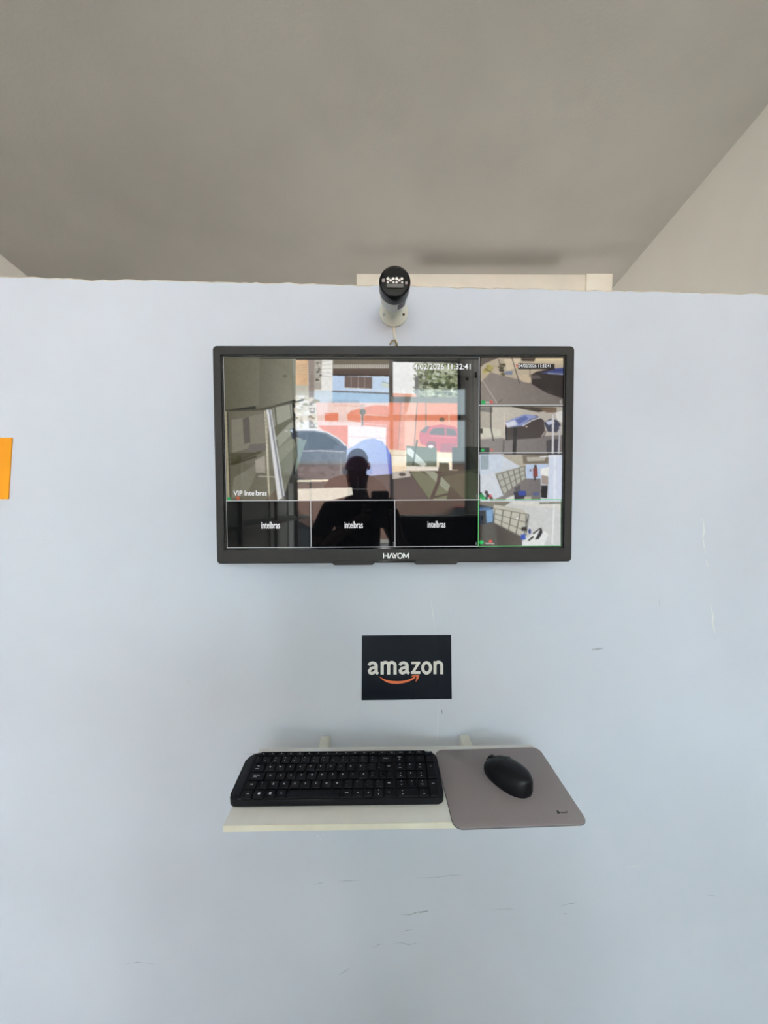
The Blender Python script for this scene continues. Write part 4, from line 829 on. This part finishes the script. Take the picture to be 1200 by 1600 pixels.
# ------------------------------------------------------------------ mouse
def mouse():
    a = on_level(757, 1206, HS - 0.004); b = on_level(806, 1247, HS - 0.004)      # contact line of its left side
    L, W, H = 0.100, 0.060, 0.036
    axis = Vector((-0.60, 0.80, 0)).normalized()
    R_ = Vector((axis.y, -axis.x, 0))
    mid = (a + b) / 2 + R_ * (W / 2 - 0.006) + axis * 0.001 + Vector((0.0, -0.004, 0))
    ms = empty('computer_mouse', (mid.x, mid.y, ZS + 0.0031), (0, 0, math.atan2(axis.y, axis.x) - math.pi / 2))
    tag(ms, 'black wireless computer mouse lying askew on the grey pad', 'mouse')
    NU, NV = 40, 28
    def half_w(s):       # s from -1 (rear) to 1 (front)
        return W / 2 * (1 - abs(s) ** 2.5) ** 0.5 * (1 - 0.07 * s)
    def top(s):
        return H * (1 - abs((s + 0.22) / 1.235) ** 2.3) ** 0.62 if abs((s + 0.22) / 1.235) < 1 else 0.002
    def shell(s0, s1, v0, v1, lift, nu, nv, zmin=None):
        bm = bmesh.new(); g = []
        for i in range(nu + 1):
            s = s0 + (s1 - s0) * i / nu; row = []
            for j in range(nv + 1):
                v = v0 + (v1 - v0) * j / nv
                a_ = math.pi * (0.5 - v / 2)     # v -1 left .. 1 right
                cx, cz = math.cos(a_), math.sin(a_)
                hw = half_w(s)
                x = hw * math.copysign(abs(cx) ** 0.75, cx); z = 0.004 + (top(s) - 0.002) * abs(cz) ** 0.7
                row.append(bm.verts.new((x * (1 + lift / 0.03), s * L / 2, z + lift)))
            g.append(row)
        for i in range(nu):
            for j in range(nv): bm.faces.new((g[i][j], g[i][j + 1], g[i + 1][j + 1], g[i + 1][j]))
        return bm, g
    bm, g = shell(-0.9995, 0.9995, -1, 1, 0, NU, NV)
    loop = [r[0] for r in g] + [r[-1] for r in g[::-1]]
    lowv = [bm.verts.new((v.co.x * 0.96, v.co.y * 0.985, 0.0003)) for v in loop]
    n = len(loop)
    for i in range(n): bm.faces.new((loop[i], loop[(i + 1) % n], lowv[(i + 1) % n], lowv[i]))
    bm.faces.new(lowv)
    bmesh.ops.remove_doubles(bm, verts=bm.verts, dist=0.00001)
    link('shell', fin(bm, smooth=True, angle=50), M_MOUSE, ms)
    for nm, v0, v1 in (('left_button', -0.62, -0.05), ('right_button', 0.05, 0.62)):
        bm, g = shell(0.16, 0.97, v0, v1, 0.0007, 18, 8)
        ge = bmesh.ops.extrude_face_region(bm, geom=list(bm.faces))
        for v in [e for e in ge['geom'] if isinstance(e, bmesh.types.BMVert)]: v.co.z -= 0.0012
        link(nm, fin(bm, smooth=True, angle=40), M_MOUSE, ms)
    wl = link('scroll_wheel', lathe([(0.0085, -0.0035), (0.0105, -0.0028), (0.0105, 0.0028), (0.0085, 0.0035)], 28, axis='x'), mat('wheel_rubber', (0.012, 0.012, 0.012, 1), 0.7), ms)
    wl.location = (0, L / 2 * 0.66, top(0.66) - 0.0052)
    link('wheel_slot', box(-0.0042, 0.0042, L / 2 * 0.30, L / 2 * 0.93, top(0.66) - 0.012, top(0.66) - 0.0065, 0.001), M_BLACK, ms)
mouse()

# ------------------------------------------------------------------ keyboard
def keyboard():
    P = 0.0182 * S                          # key pitch
    KT = 0.078                              # rise towards the back
    HK = HS - 0.0250                        # key tops at the digit row, below the lens
    o = on_level(432.2, 1186.6, HK)
    P = (on_level(524.2, 1185.4, HK) - o).length / 6
    e2 = on_level(524.2, 1185.4, HK); kang = math.atan2(e2.y - o.y, e2.x - o.x) - 0.003
    KB = empty('keyboard', (o.x, o.y, CZ - HK)); KB.rotation_mode = 'XYZ'; KB.rotation_euler = (KT, 0, kang)
    tag(KB, 'black wireless keyboard with white legends on the left of the cream shelf', 'keyboard')
    x0, x1, y0, y1 = -3.22 * P, 16.42 * P, -4.52 * P, 1.16 * P
    front_drop = (HS - HK) - math.sin(KT) * abs(y0)
    link('body', prism(rounded(x0, x1, y0, y1, (0.014, 0.013, 0.016, 0.020), 8), -0.0158, -0.0042, bev=0.0028, seg=3), M_KB, KB)
    link('left_margin', prism(rounded(x0 + 0.0035, -2.28 * P, y0 + 0.008, y1 - 0.003, (0.011, 0.001, 0.001, 0.017), 8), -0.006, -0.0022, bev=0.0012), M_KB, KB)
    link('rear_rim', box(x0 + 0.026, x1 - 0.022, 1.02 * P, y1 - 0.0012, -0.006, -0.0012, 0.0015), M_KB, KB)
    link('front_lip', box(x0 + 0.016, x1 - 0.014, y0 + 0.0004, y0 + 0.0055, -0.0075, -0.0036, 0.001), mat('lip_gloss_black', (0.006, 0.006, 0.007, 1), 0.2), KB)
    for sx in (x0 + 0.03, x1 - 0.05):
        zb = -(HS - HK) / math.cos(KT) - math.sin(KT) * (y1 - 0.02)
        link('foot', box(sx, sx + 0.02, y1 - 0.025, y1 - 0.015, zb + 0.0008, -0.014), M_BLACK, KB)
        zf = -(HS - HK) / math.cos(KT) - math.tan(KT) * (y0 + 0.015)
        link('rubber_pad', box(sx, sx + 0.02, y0 + 0.01, y0 + 0.02, zf + 0.0012, -0.014), M_BLACK, KB)
    cache = {}
    def keymesh(wu, hu):
        k = (round(wu, 2), round(hu, 2))
        if k in cache: return cache[k]
        w_, h_ = wu * P - 0.0021, hu * P - 0.0021; t = 0.0014
        bm = bmesh.new()
        rings = []
        for (a, b, z) in ((w_ / 2, h_ / 2, -0.0045), (w_ / 2 - 0.0003, h_ / 2 - 0.0003, -0.0012), (w_ / 2 - t, h_ / 2 - t, 0.0)):
            rings.append([bm.verts.new((x * a, y * b, z)) for x, y in ((-1, -1), (1, -1), (1, 1), (-1, 1))])
        for A, B in zip(rings, rings[1:]):
            for i in range(4): bm.faces.new((A[i], A[(i + 1) % 4], B[(i + 1) % 4], B[i]))
        bm.faces.new(rings[-1])
        me = fin(bm); me.materials.append(M_KEY); cache[k] = me
        return me
    tcache = {}
    def key(u, v, wu, hu=1.0, legends=(), name='key'):
        k = bpy.data.objects.new(name, keymesh(wu, hu)); C.objects.link(k); k.parent = KB; k.location = (u * P, v * P, 0)
        for (s, dx, dy, h) in legends:
            ck = (s, h)
            if ck not in tcache:
                if s == '<win>':
                    bm = bmesh.new()
                    for a in (-1, 1):
                        for b in (-1, 1):
                            q = [bm.verts.new((a * 0.0011 + i * 0.00095, -0.0, b * 0.0011 + j * 0.00095)) for i, j in ((-1, -1), (1, -1), (1, 1), (-1, 1))]; bm.faces.new(q)
                    me = fin(bm)
                elif s in ('<l>', '<r>', '<u>', '<d>'):
                    d = {'<l>': math.pi, '<r>': 0, '<u>': math.pi / 2, '<d>': -math.pi / 2}[s]; bm = bmesh.new()
                    bm.faces.new([bm.verts.new((0.0015 * math.cos(d + a), 0, 0.0015 * math.sin(d + a))) for a in (0, 2.2, -2.2)]); me = fin(bm)
                elif s == '<fn>':
                    bm = bmesh.new(); bm.faces.new([bm.verts.new((x * 0.0019, 0, z * 0.0017)) for x, z in ((-1, -1), (1, -1), (1, 1), (-1, 1))]); me = fin(bm)
                elif s == '<bar>':
                    bm = bmesh.new(); bm.faces.new([bm.verts.new((x * 0.0036, 0, z * 0.00035)) for x, z in ((-1, -1), (1, -1), (1, 1), (-1, 1))]); me = fin(bm)
                else:
                    me = text_mesh(s, 0, h, bold=0.03, res=1)
                me.materials.append(M_LEGEND); tcache[ck] = me
            l = bpy.data.objects.new('legend', tcache[ck]); C.objects.link(l); l.parent = k
            l.location = (dx * P, dy * P, 0.00015); l.rotation_euler = (-math.pi / 2, 0, 0)
    a = 0.0030; sm = 0.0020
    def big(s): return ((s, -0.06, 0.05, a),)
    def duo(s, t): return ((s, -0.16, 0.20, sm), (t, -0.16, -0.16, sm))
    # function row
    fl = ['Esc', 'F1', 'F2', 'F3', 'F4', 'F5', 'F6', 'F7', 'F8', 'F9', 'F10', 'F11', 'F12', 'Ins', 'Del', 'Home', 'End', 'PgUp', 'PgDn']
    for i, s in enumerate(fl): key(-1.58 + i * 0.953, 0.755, 0.95, 0.50, ((s, 0, 0.04, 0.0017),), 'function_key')
    # digit row
    key(-1.76, 0, 0.62, 1, duo('"', "'"))
    for i, (s, t) in enumerate((('!', '1'), ('@', '2'), ('#', '3'), ('$', '4'), ('%', '5'), ('^', '6'), ('&', '7'), ('*', '8'), ('(', '9'), (')', '0'), ('_', '-'), ('+', '='))): key(-0.97 + i * 0.99, 0, 0.97, 1, duo(s, t))
    key(11.18, 0, 1.30, 1, (('Backspace', 0.0, 0.0, 0.0017),))
    for i, s in enumerate(('Num', '/', '*', '-')): key(12.6 + i, 0, 0.98, 1, (('Num', -0.05, 0.15, sm), ('Lk', -0.05, -0.15, sm)) if i == 0 else ((s, -0.05, 0.0, sm),))
    # letter rows
    key(-1.47, -1, 1.22, 1, (('Tab', -0.10, 0.17, 0.0019), ('<bar>', -0.14, -0.15, 0)))
    for i, s in enumerate('QWERTYUIOP'): key(-0.31 + i, -1, 0.98, 1, big(s))
    key(9.69, -1, 0.98, 1, duo('`', "'")); key(10.62, -1, 0.86, 1, duo('{', '[')); key(11.45, -1.0, 0.76, 1, (('Enter', 0, 0.0, 0.0018),))
    for i, (s, t) in enumerate((('7', 'Home'), ('8', '^'), ('9', 'PgUp'))): key(12.6 + i, -1, 0.98, 1, ((s, -0.05, 0.18, 0.0026), (t, -0.05, -0.18, 0.0015)))
    key(15.6, -1.5, 0.98, 2, (('+', 0, 0.45, 0.0022),))
    key(-1.32, -2, 1.56, 1, (('Caps Lock', -0.08, 0.05, 0.0019), ('<bar>', -0.2, -0.14, 0)))
    for i, s in enumerate('ASDFGHJKL'): key(0.0 + i, -2, 0.98, 1, big(s))
    key(9.0, -2, 0.98, 1, big('Ç')); key(9.98, -2, 0.94, 1, duo('^', '~')); key(10.82, -2, 0.72, 1, duo('}', ']')); key(11.52, -2, 0.66, 1)
    for i, (s, t) in enumerate((('4', '<l>'), ('5', ''), ('6', '<r>'))): key(12.6 + i, -2, 0.98, 1, ((s, -0.05, 0.12, 0.0028),) + (((t, -0.05, -0.20, 0),) if t else ()))
    key(-1.55, -3, 1.08, 1, (('Shift', 0.02, 0.02, 0.0019),)); key(-0.45, -3, 1.02, 1, duo('|', '\\'))
    for i, s in enumerate('ZXCVBNM'): key(0.56 + i, -3, 0.98, 1, big(s))
    for i, (s, t) in enumerate((('<', ','), ('>', '.'), (':', ';'))): key(7.56 + i, -3, 0.98, 1, duo(s, t))
    key(10.48, -3, 0.84, 1, duo('?', '/')); key(11.40, -3, 0.92, 1, (('Shift', 0, 0.0, 0.0019),))
    for i, (s, t) in enumerate((('1', 'End'), ('2', 'v'), ('3', 'PgDn'))): key(12.6 + i, -3, 0.98, 1, ((s, -0.02, 0.18, 0.0026), (t, -0.02, -0.18, 0.0015)))
    key(15.6, -3.5, 0.98, 2, (('Enter', -0.02, 0.40, 0.0017),))
    key(-1.58, -4, 1.02, 1, (('Ctrl', 0.02, 0.0, 0.0018),)); key(-0.52, -4, 1.0, 1, (('<fn>', 0, 0, 0),)); key(0.50, -4, 0.98, 1, (('<win>', 0, 0, 0),)); key(1.50, -4, 0.98, 1, (('Alt', 0, 0.0, 0.0018),))
    key(4.50, -4, 4.92, 1, name='space_bar')
    key(7.50, -4, 0.98, 1, (('Alt Gr', 0, 0, 0.0016),)); key(8.50, -4, 0.98, 1, (('Ctrl', 0, 0, 0.0016),))
    key(9.48, -4, 0.94, 1, (('<l>', 0, 0, 0),)); key(10.43, -4, 0.92, 1, (('<u>', 0, 0.24, 0), ('<d>', 0, -0.18, 0))); key(11.38, -4, 0.94, 1, (('<r>', 0, 0, 0),))
    key(13.1, -4, 1.98, 1, (('0', -0.48, 0.15, 0.0026), ('Ins', -0.46, -0.2, 0.0016))); key(14.6, -4, 0.98, 1, ((',', -0.04, 0.12, 0.0018), ('Del', 0, -0.2, 0.0016)))
    return KB
KBD = keyboard()

# ------------------------------------------------------------------ furniture along the left wall and by the window (mirrored in the screen)
def rack():
    r = empty('shelving_unit', (XL + 0.02, -4.4, 0)); tag(r, 'tall steel shelving unit along the left wall, mirrored in the screen', 'shelving')
    m = mat('grey_steel_rack', (0.45, 0.44, 0.40, 1), 0.45, metal=0.3)
    for y in (0, 1.0, 2.0, 3.0):
        for x in (0.0, 0.36):
            link('post', box(x, x + 0.03, y, y + 0.03, 0, 1.8), m, r)
    for k, z in enumerate((0.15, 0.68, 1.22, 1.75)):
        for y in (0.0, 1.0, 2.0): link('shelf_board', box(0.0, 0.39, y + 0.032, y + 0.998, z, z + 0.03), mat('white_rack_board', (0.62, 0.60, 0.54, 1), 0.5), r)
rack()
ct = empty('added_counter', (0.10, -2.55, 0)); tag(ct, 'dark counter added behind the person to blacken the lower panels, mirrored in the screen', 'counter')  # added so the lower screen panels mirror something dark
link('front_panel', box(0, 0.90, 0.36, 0.40, 0.0, 1.26), mat('black_counter_laminate', (0.015, 0.016, 0.014, 1), 0.5), ct)
link('counter_top', box(-0.02, 0.92, 0.0, 0.42, 1.26, 1.30, 0.003), mat('dark_green_counter_top', (0.06, 0.075, 0.05, 1), 0.4), ct)
for x in (0.0, 0.86): link('side_panel', box(x, x + 0.04, 0.02, 0.358, 0.0, 1.259), MATS['black_counter_laminate'], ct)
def desk():
    d = empty('desk', (1.02, -4.6, 0)); tag(d, 'white office desk by the right wall, mirrored in the screen', 'desk')
    m = mat('white_desk_laminate', (0.7, 0.7, 0.67, 1), 0.45)
    link('table_top', box(0, 0.7, 0, 1.5, 0.72, 0.75, 0.002), m, d)
    for y in (0.02, 1.45): link('side_panel', box(0.05, 0.65, y, y + 0.03, 0, 0.72), m, d)
    link('modesty_panel', box(0.60, 0.62, 0.05, 1.45, 0.25, 0.72), m, d)
    t = empty('desk_monitor', (1.45, -3.9, 0.75), (0, 0, math.radians(-70))); tag(t, 'black desktop monitor standing on the white desk', 'monitor')
    link('panel', box(-0.27, 0.27, -0.02, 0.02, 0.12, 0.44, 0.004), M_BLACK, t); link('stand', box(-0.025, 0.025, -0.01, 0.03, 0.01, 0.2), M_BLACK, t); link('foot_plate', box(-0.12, 0.12, -0.08, 0.08, 0.0, 0.012, 0.002), M_BLACK, t)
desk()

# ------------------------------------------------------------------ the person taking the picture, mirrored dark in the screen
def skin_mesh(name, chains, m, parent, levels=2, zs=1.0):
    """chains: list of lists of (x,y,z,r); a later chain may start from an index (chain, point)"""
    verts, edges, rad, ids = [], [], [], []
    chains = [[p if len(p) == 2 else (p[0], p[1], p[2] * zs, p[3]) for p in ch] for ch in chains]
    for ch in chains:
        cur = []
        for p in ch:
            if len(p) == 2: cur.append(ids[p[0]][p[1]]); continue
            verts.append(p[:3]); rad.append(p[3]); cur.append(len(verts) - 1)
        edges += list(zip(cur, cur[1:])); ids.append(cur)
    me = bpy.data.meshes.new(name); me.from_pydata(verts, edges, [])
    o = link(name, me, m, parent)
    md = o.modifiers.new('skin', 'SKIN'); 
    if not me.skin_vertices: me.skin_vertices.new()
    for i, r in enumerate(rad):
        sv = me.skin_vertices[0].data[i]; sv.radius = (r, r) if not isinstance(r, tuple) else r; sv.use_root = (i == 0)
    md.use_smooth_shade = True
    sb = o.modifiers.new('sub', 'SUBSURF'); sb.levels = levels; sb.render_levels = levels
    dg = bpy.context.evaluated_depsgraph_get(); dg.update()
    new = bpy.data.meshes.new_from_object(o.evaluated_get(dg))
    o.modifiers.clear(); o.data = new; 
    if not new.materials: new.materials.append(m)
    for p in new.polygons: p.use_smooth = True
    return o
def person():
    pr = empty('person', (-0.13, -0.74, 0)); KZ = 1.05
    tag(pr, 'bald person in a dark t-shirt holding up a phone, mirrored in the screen', 'person')
    sk = mat('skin', (0.36, 0.20, 0.14, 1), 0.55); sh = mat('black_cotton', (0.012, 0.012, 0.014, 1), 0.9); tr_ = mat('dark_denim', (0.03, 0.035, 0.05, 1), 0.9); so_ = mat('black_shoe', (0.02, 0.02, 0.02, 1), 0.6)
    HD = 0.13   # phone lies to the right of the body
    wl, wr = (HD - 0.055, 0.665, 1.395), (HD + 0.06, 0.665, 1.395)
    body = [[(0, 0, 0.86, 0.13), (0, 0, 1.05, 0.125), (0, 0, 1.22, 0.13), (0, 0, 1.33, 0.09), (0, 0.005, 1.40, 0.055), (0, 0.01, 1.45, 0.055), (0, 0.02, 1.52, 0.078), (0, 0.015, 1.585, 0.078), (0, 0.01, 1.635, 0.05)],
            [(0, 3), (-0.16, 0, 1.31, 0.06), (-0.235, 0.06, 1.15, 0.045), (-0.20, 0.26, 1.10, 0.042), (-0.08, 0.46, 1.21, 0.034), (wl[0], 0.60, 1.305, 0.025), (wl[0], wl[1], wl[2] / KZ, 0.026)],
            [(0, 3), (0.16, 0, 1.31, 0.06), (0.25, 0.06, 1.15, 0.045), (0.27, 0.27, 1.12, 0.042), (0.22, 0.46, 1.21, 0.034), (wr[0] + 0.01, 0.60, 1.305, 0.025), (wr[0], wr[1], wr[2] / KZ, 0.026)],
            [(0, 0), (-0.10, 0, 0.78, 0.085), (-0.11, 0.01, 0.46, 0.055), (-0.11, -0.02, 0.10, 0.04), (-0.11, 0.0, 0.05, 0.035)],
            [(0, 0), (0.10, 0, 0.78, 0.085), (0.11, 0.01, 0.46, 0.055), (0.11, -0.02, 0.10, 0.04), (0.11, 0.0, 0.05, 0.035)]]
    b = skin_mesh('body', body, sk, pr, zs=KZ)
    # fingers round the edges of the phone, behind its lens
    for side, wx in ((-1, wl), (1, wr)):
        for k, (dz, ln) in enumerate(((0.055, 0.050), (0.035, 0.056), (0.015, 0.052), (-0.004, 0.042))):
            zz = wx[2] + dz - 0.01; x = wx[0] - side * -0.006
            skin_mesh('finger', [[(wx[0], wx[1] - 0.005, wx[2] + dz * 0.4, 0.010), (x - side * 0.004, wx[1] + 0.012, zz, 0.0085), (x - side * (ln * 0.45), wx[1] + 0.020, zz + 0.004, 0.0078), (x - side * (ln * 0.75), wx[1] + 0.022, zz + 0.006, 0.0068)]], sk, b, 1)
        skin_mesh('thumb', [[(wx[0], wx[1] - 0.012, wx[2], 0.012), (wx[0] + side * 0.006, wx[1] - 0.004, wx[2] + 0.03, 0.0105), (wx[0] - side * 0.002, wx[1] + 0.004, wx[2] + 0.055, 0.009)]], sk, b, 1)
    # face
    skin_mesh('nose', [[(0, 0.092, 1.555, 0.010), (0, 0.106, 1.525, 0.013), (0, 0.104, 1.515, 0.011)]], sk, b, 1, zs=KZ)
    for s in (-1, 1):
        e = link('eye', lathe([(0.001, 0.012), (0.009, 0.008), (0.011, 0), (0.009, -0.008)], 16), mat('eye_white', (0.6, 0.6, 0.58, 1), 0.3), b); e.location = (s * 0.031, 0.086, 1.553 * KZ)
        skin_mesh('ear', [[(s * 0.074, 0.01, 1.575, 0.010), (s * 0.083, 0.005, 1.55, 0.013), (s * 0.077, 0.01, 1.525, 0.009)]], sk, b, 1, zs=KZ)
    link('mouth', box(-0.022, 0.022, 0.088, 0.096, 1.483 * KZ, 1.490 * KZ, 0.002), mat('lips', (0.28, 0.11, 0.09, 1), 0.5), b)
    shirt = [[(0, 0, 0.84, 0.150), (0, 0, 1.05, 0.145), (0, 0, 1.22, 0.150), (0, 0, 1.33, 0.105), (0, 0.004, 1.385, 0.068)],
             [(0, 3), (-0.165, 0, 1.315, 0.078), (-0.222, 0.03, 1.20, 0.066), (-0.236, 0.06, 1.13, 0.062)],
             [(0, 3), (0.165, 0, 1.315, 0.078), (0.230, 0.03, 1.20, 0.066), (0.252, 0.06, 1.13, 0.062)]]
    skin_mesh('t_shirt', shirt, sh, pr, zs=KZ)
    skin_mesh('trousers', [[(0, 0, 0.88, 0.145), (-0.095, 0, 0.78, 0.105), (-0.11, 0.01, 0.46, 0.078), (-0.11, -0.015, 0.09, 0.068)], [(0, 0), (0.095, 0, 0.78, 0.105), (0.11, 0.01, 0.46, 0.078), (0.11, -0.015, 0.09, 0.068)]], tr_, pr, zs=KZ)
    for s in (-1, 1): skin_mesh('shoe', [[(s * 0.11, -0.04, 0.05, 0.046), (s * 0.11, 0.05, 0.045, 0.045), (s * 0.115, 0.15, 0.036, 0.034)]], so_, pr, 1)
    ph = empty('smartphone', (0.004, -0.021, CZ - 0.125)); tag(ph, 'black smartphone held upright by the person, mirrored in the screen', 'phone')
    link('case', prism(rounded(-0.037, 0.037, 0.0, 0.155, (0.009,) * 4), 0.0, 0.008, plane='xz'), M_GLOSSBLK, ph)
    link('display', prism(rounded(-0.034, 0.034, 0.004, 0.151, (0.007,) * 4), -0.0006, 0.0, plane='xz'), M_GLOSSBLK, ph)
    link('lens_island', prism(rounded(-0.030, 0.002, 0.110, 0.150, (0.007,) * 4), 0.008, 0.0095, plane='xz'), M_BLACK, ph)
person()
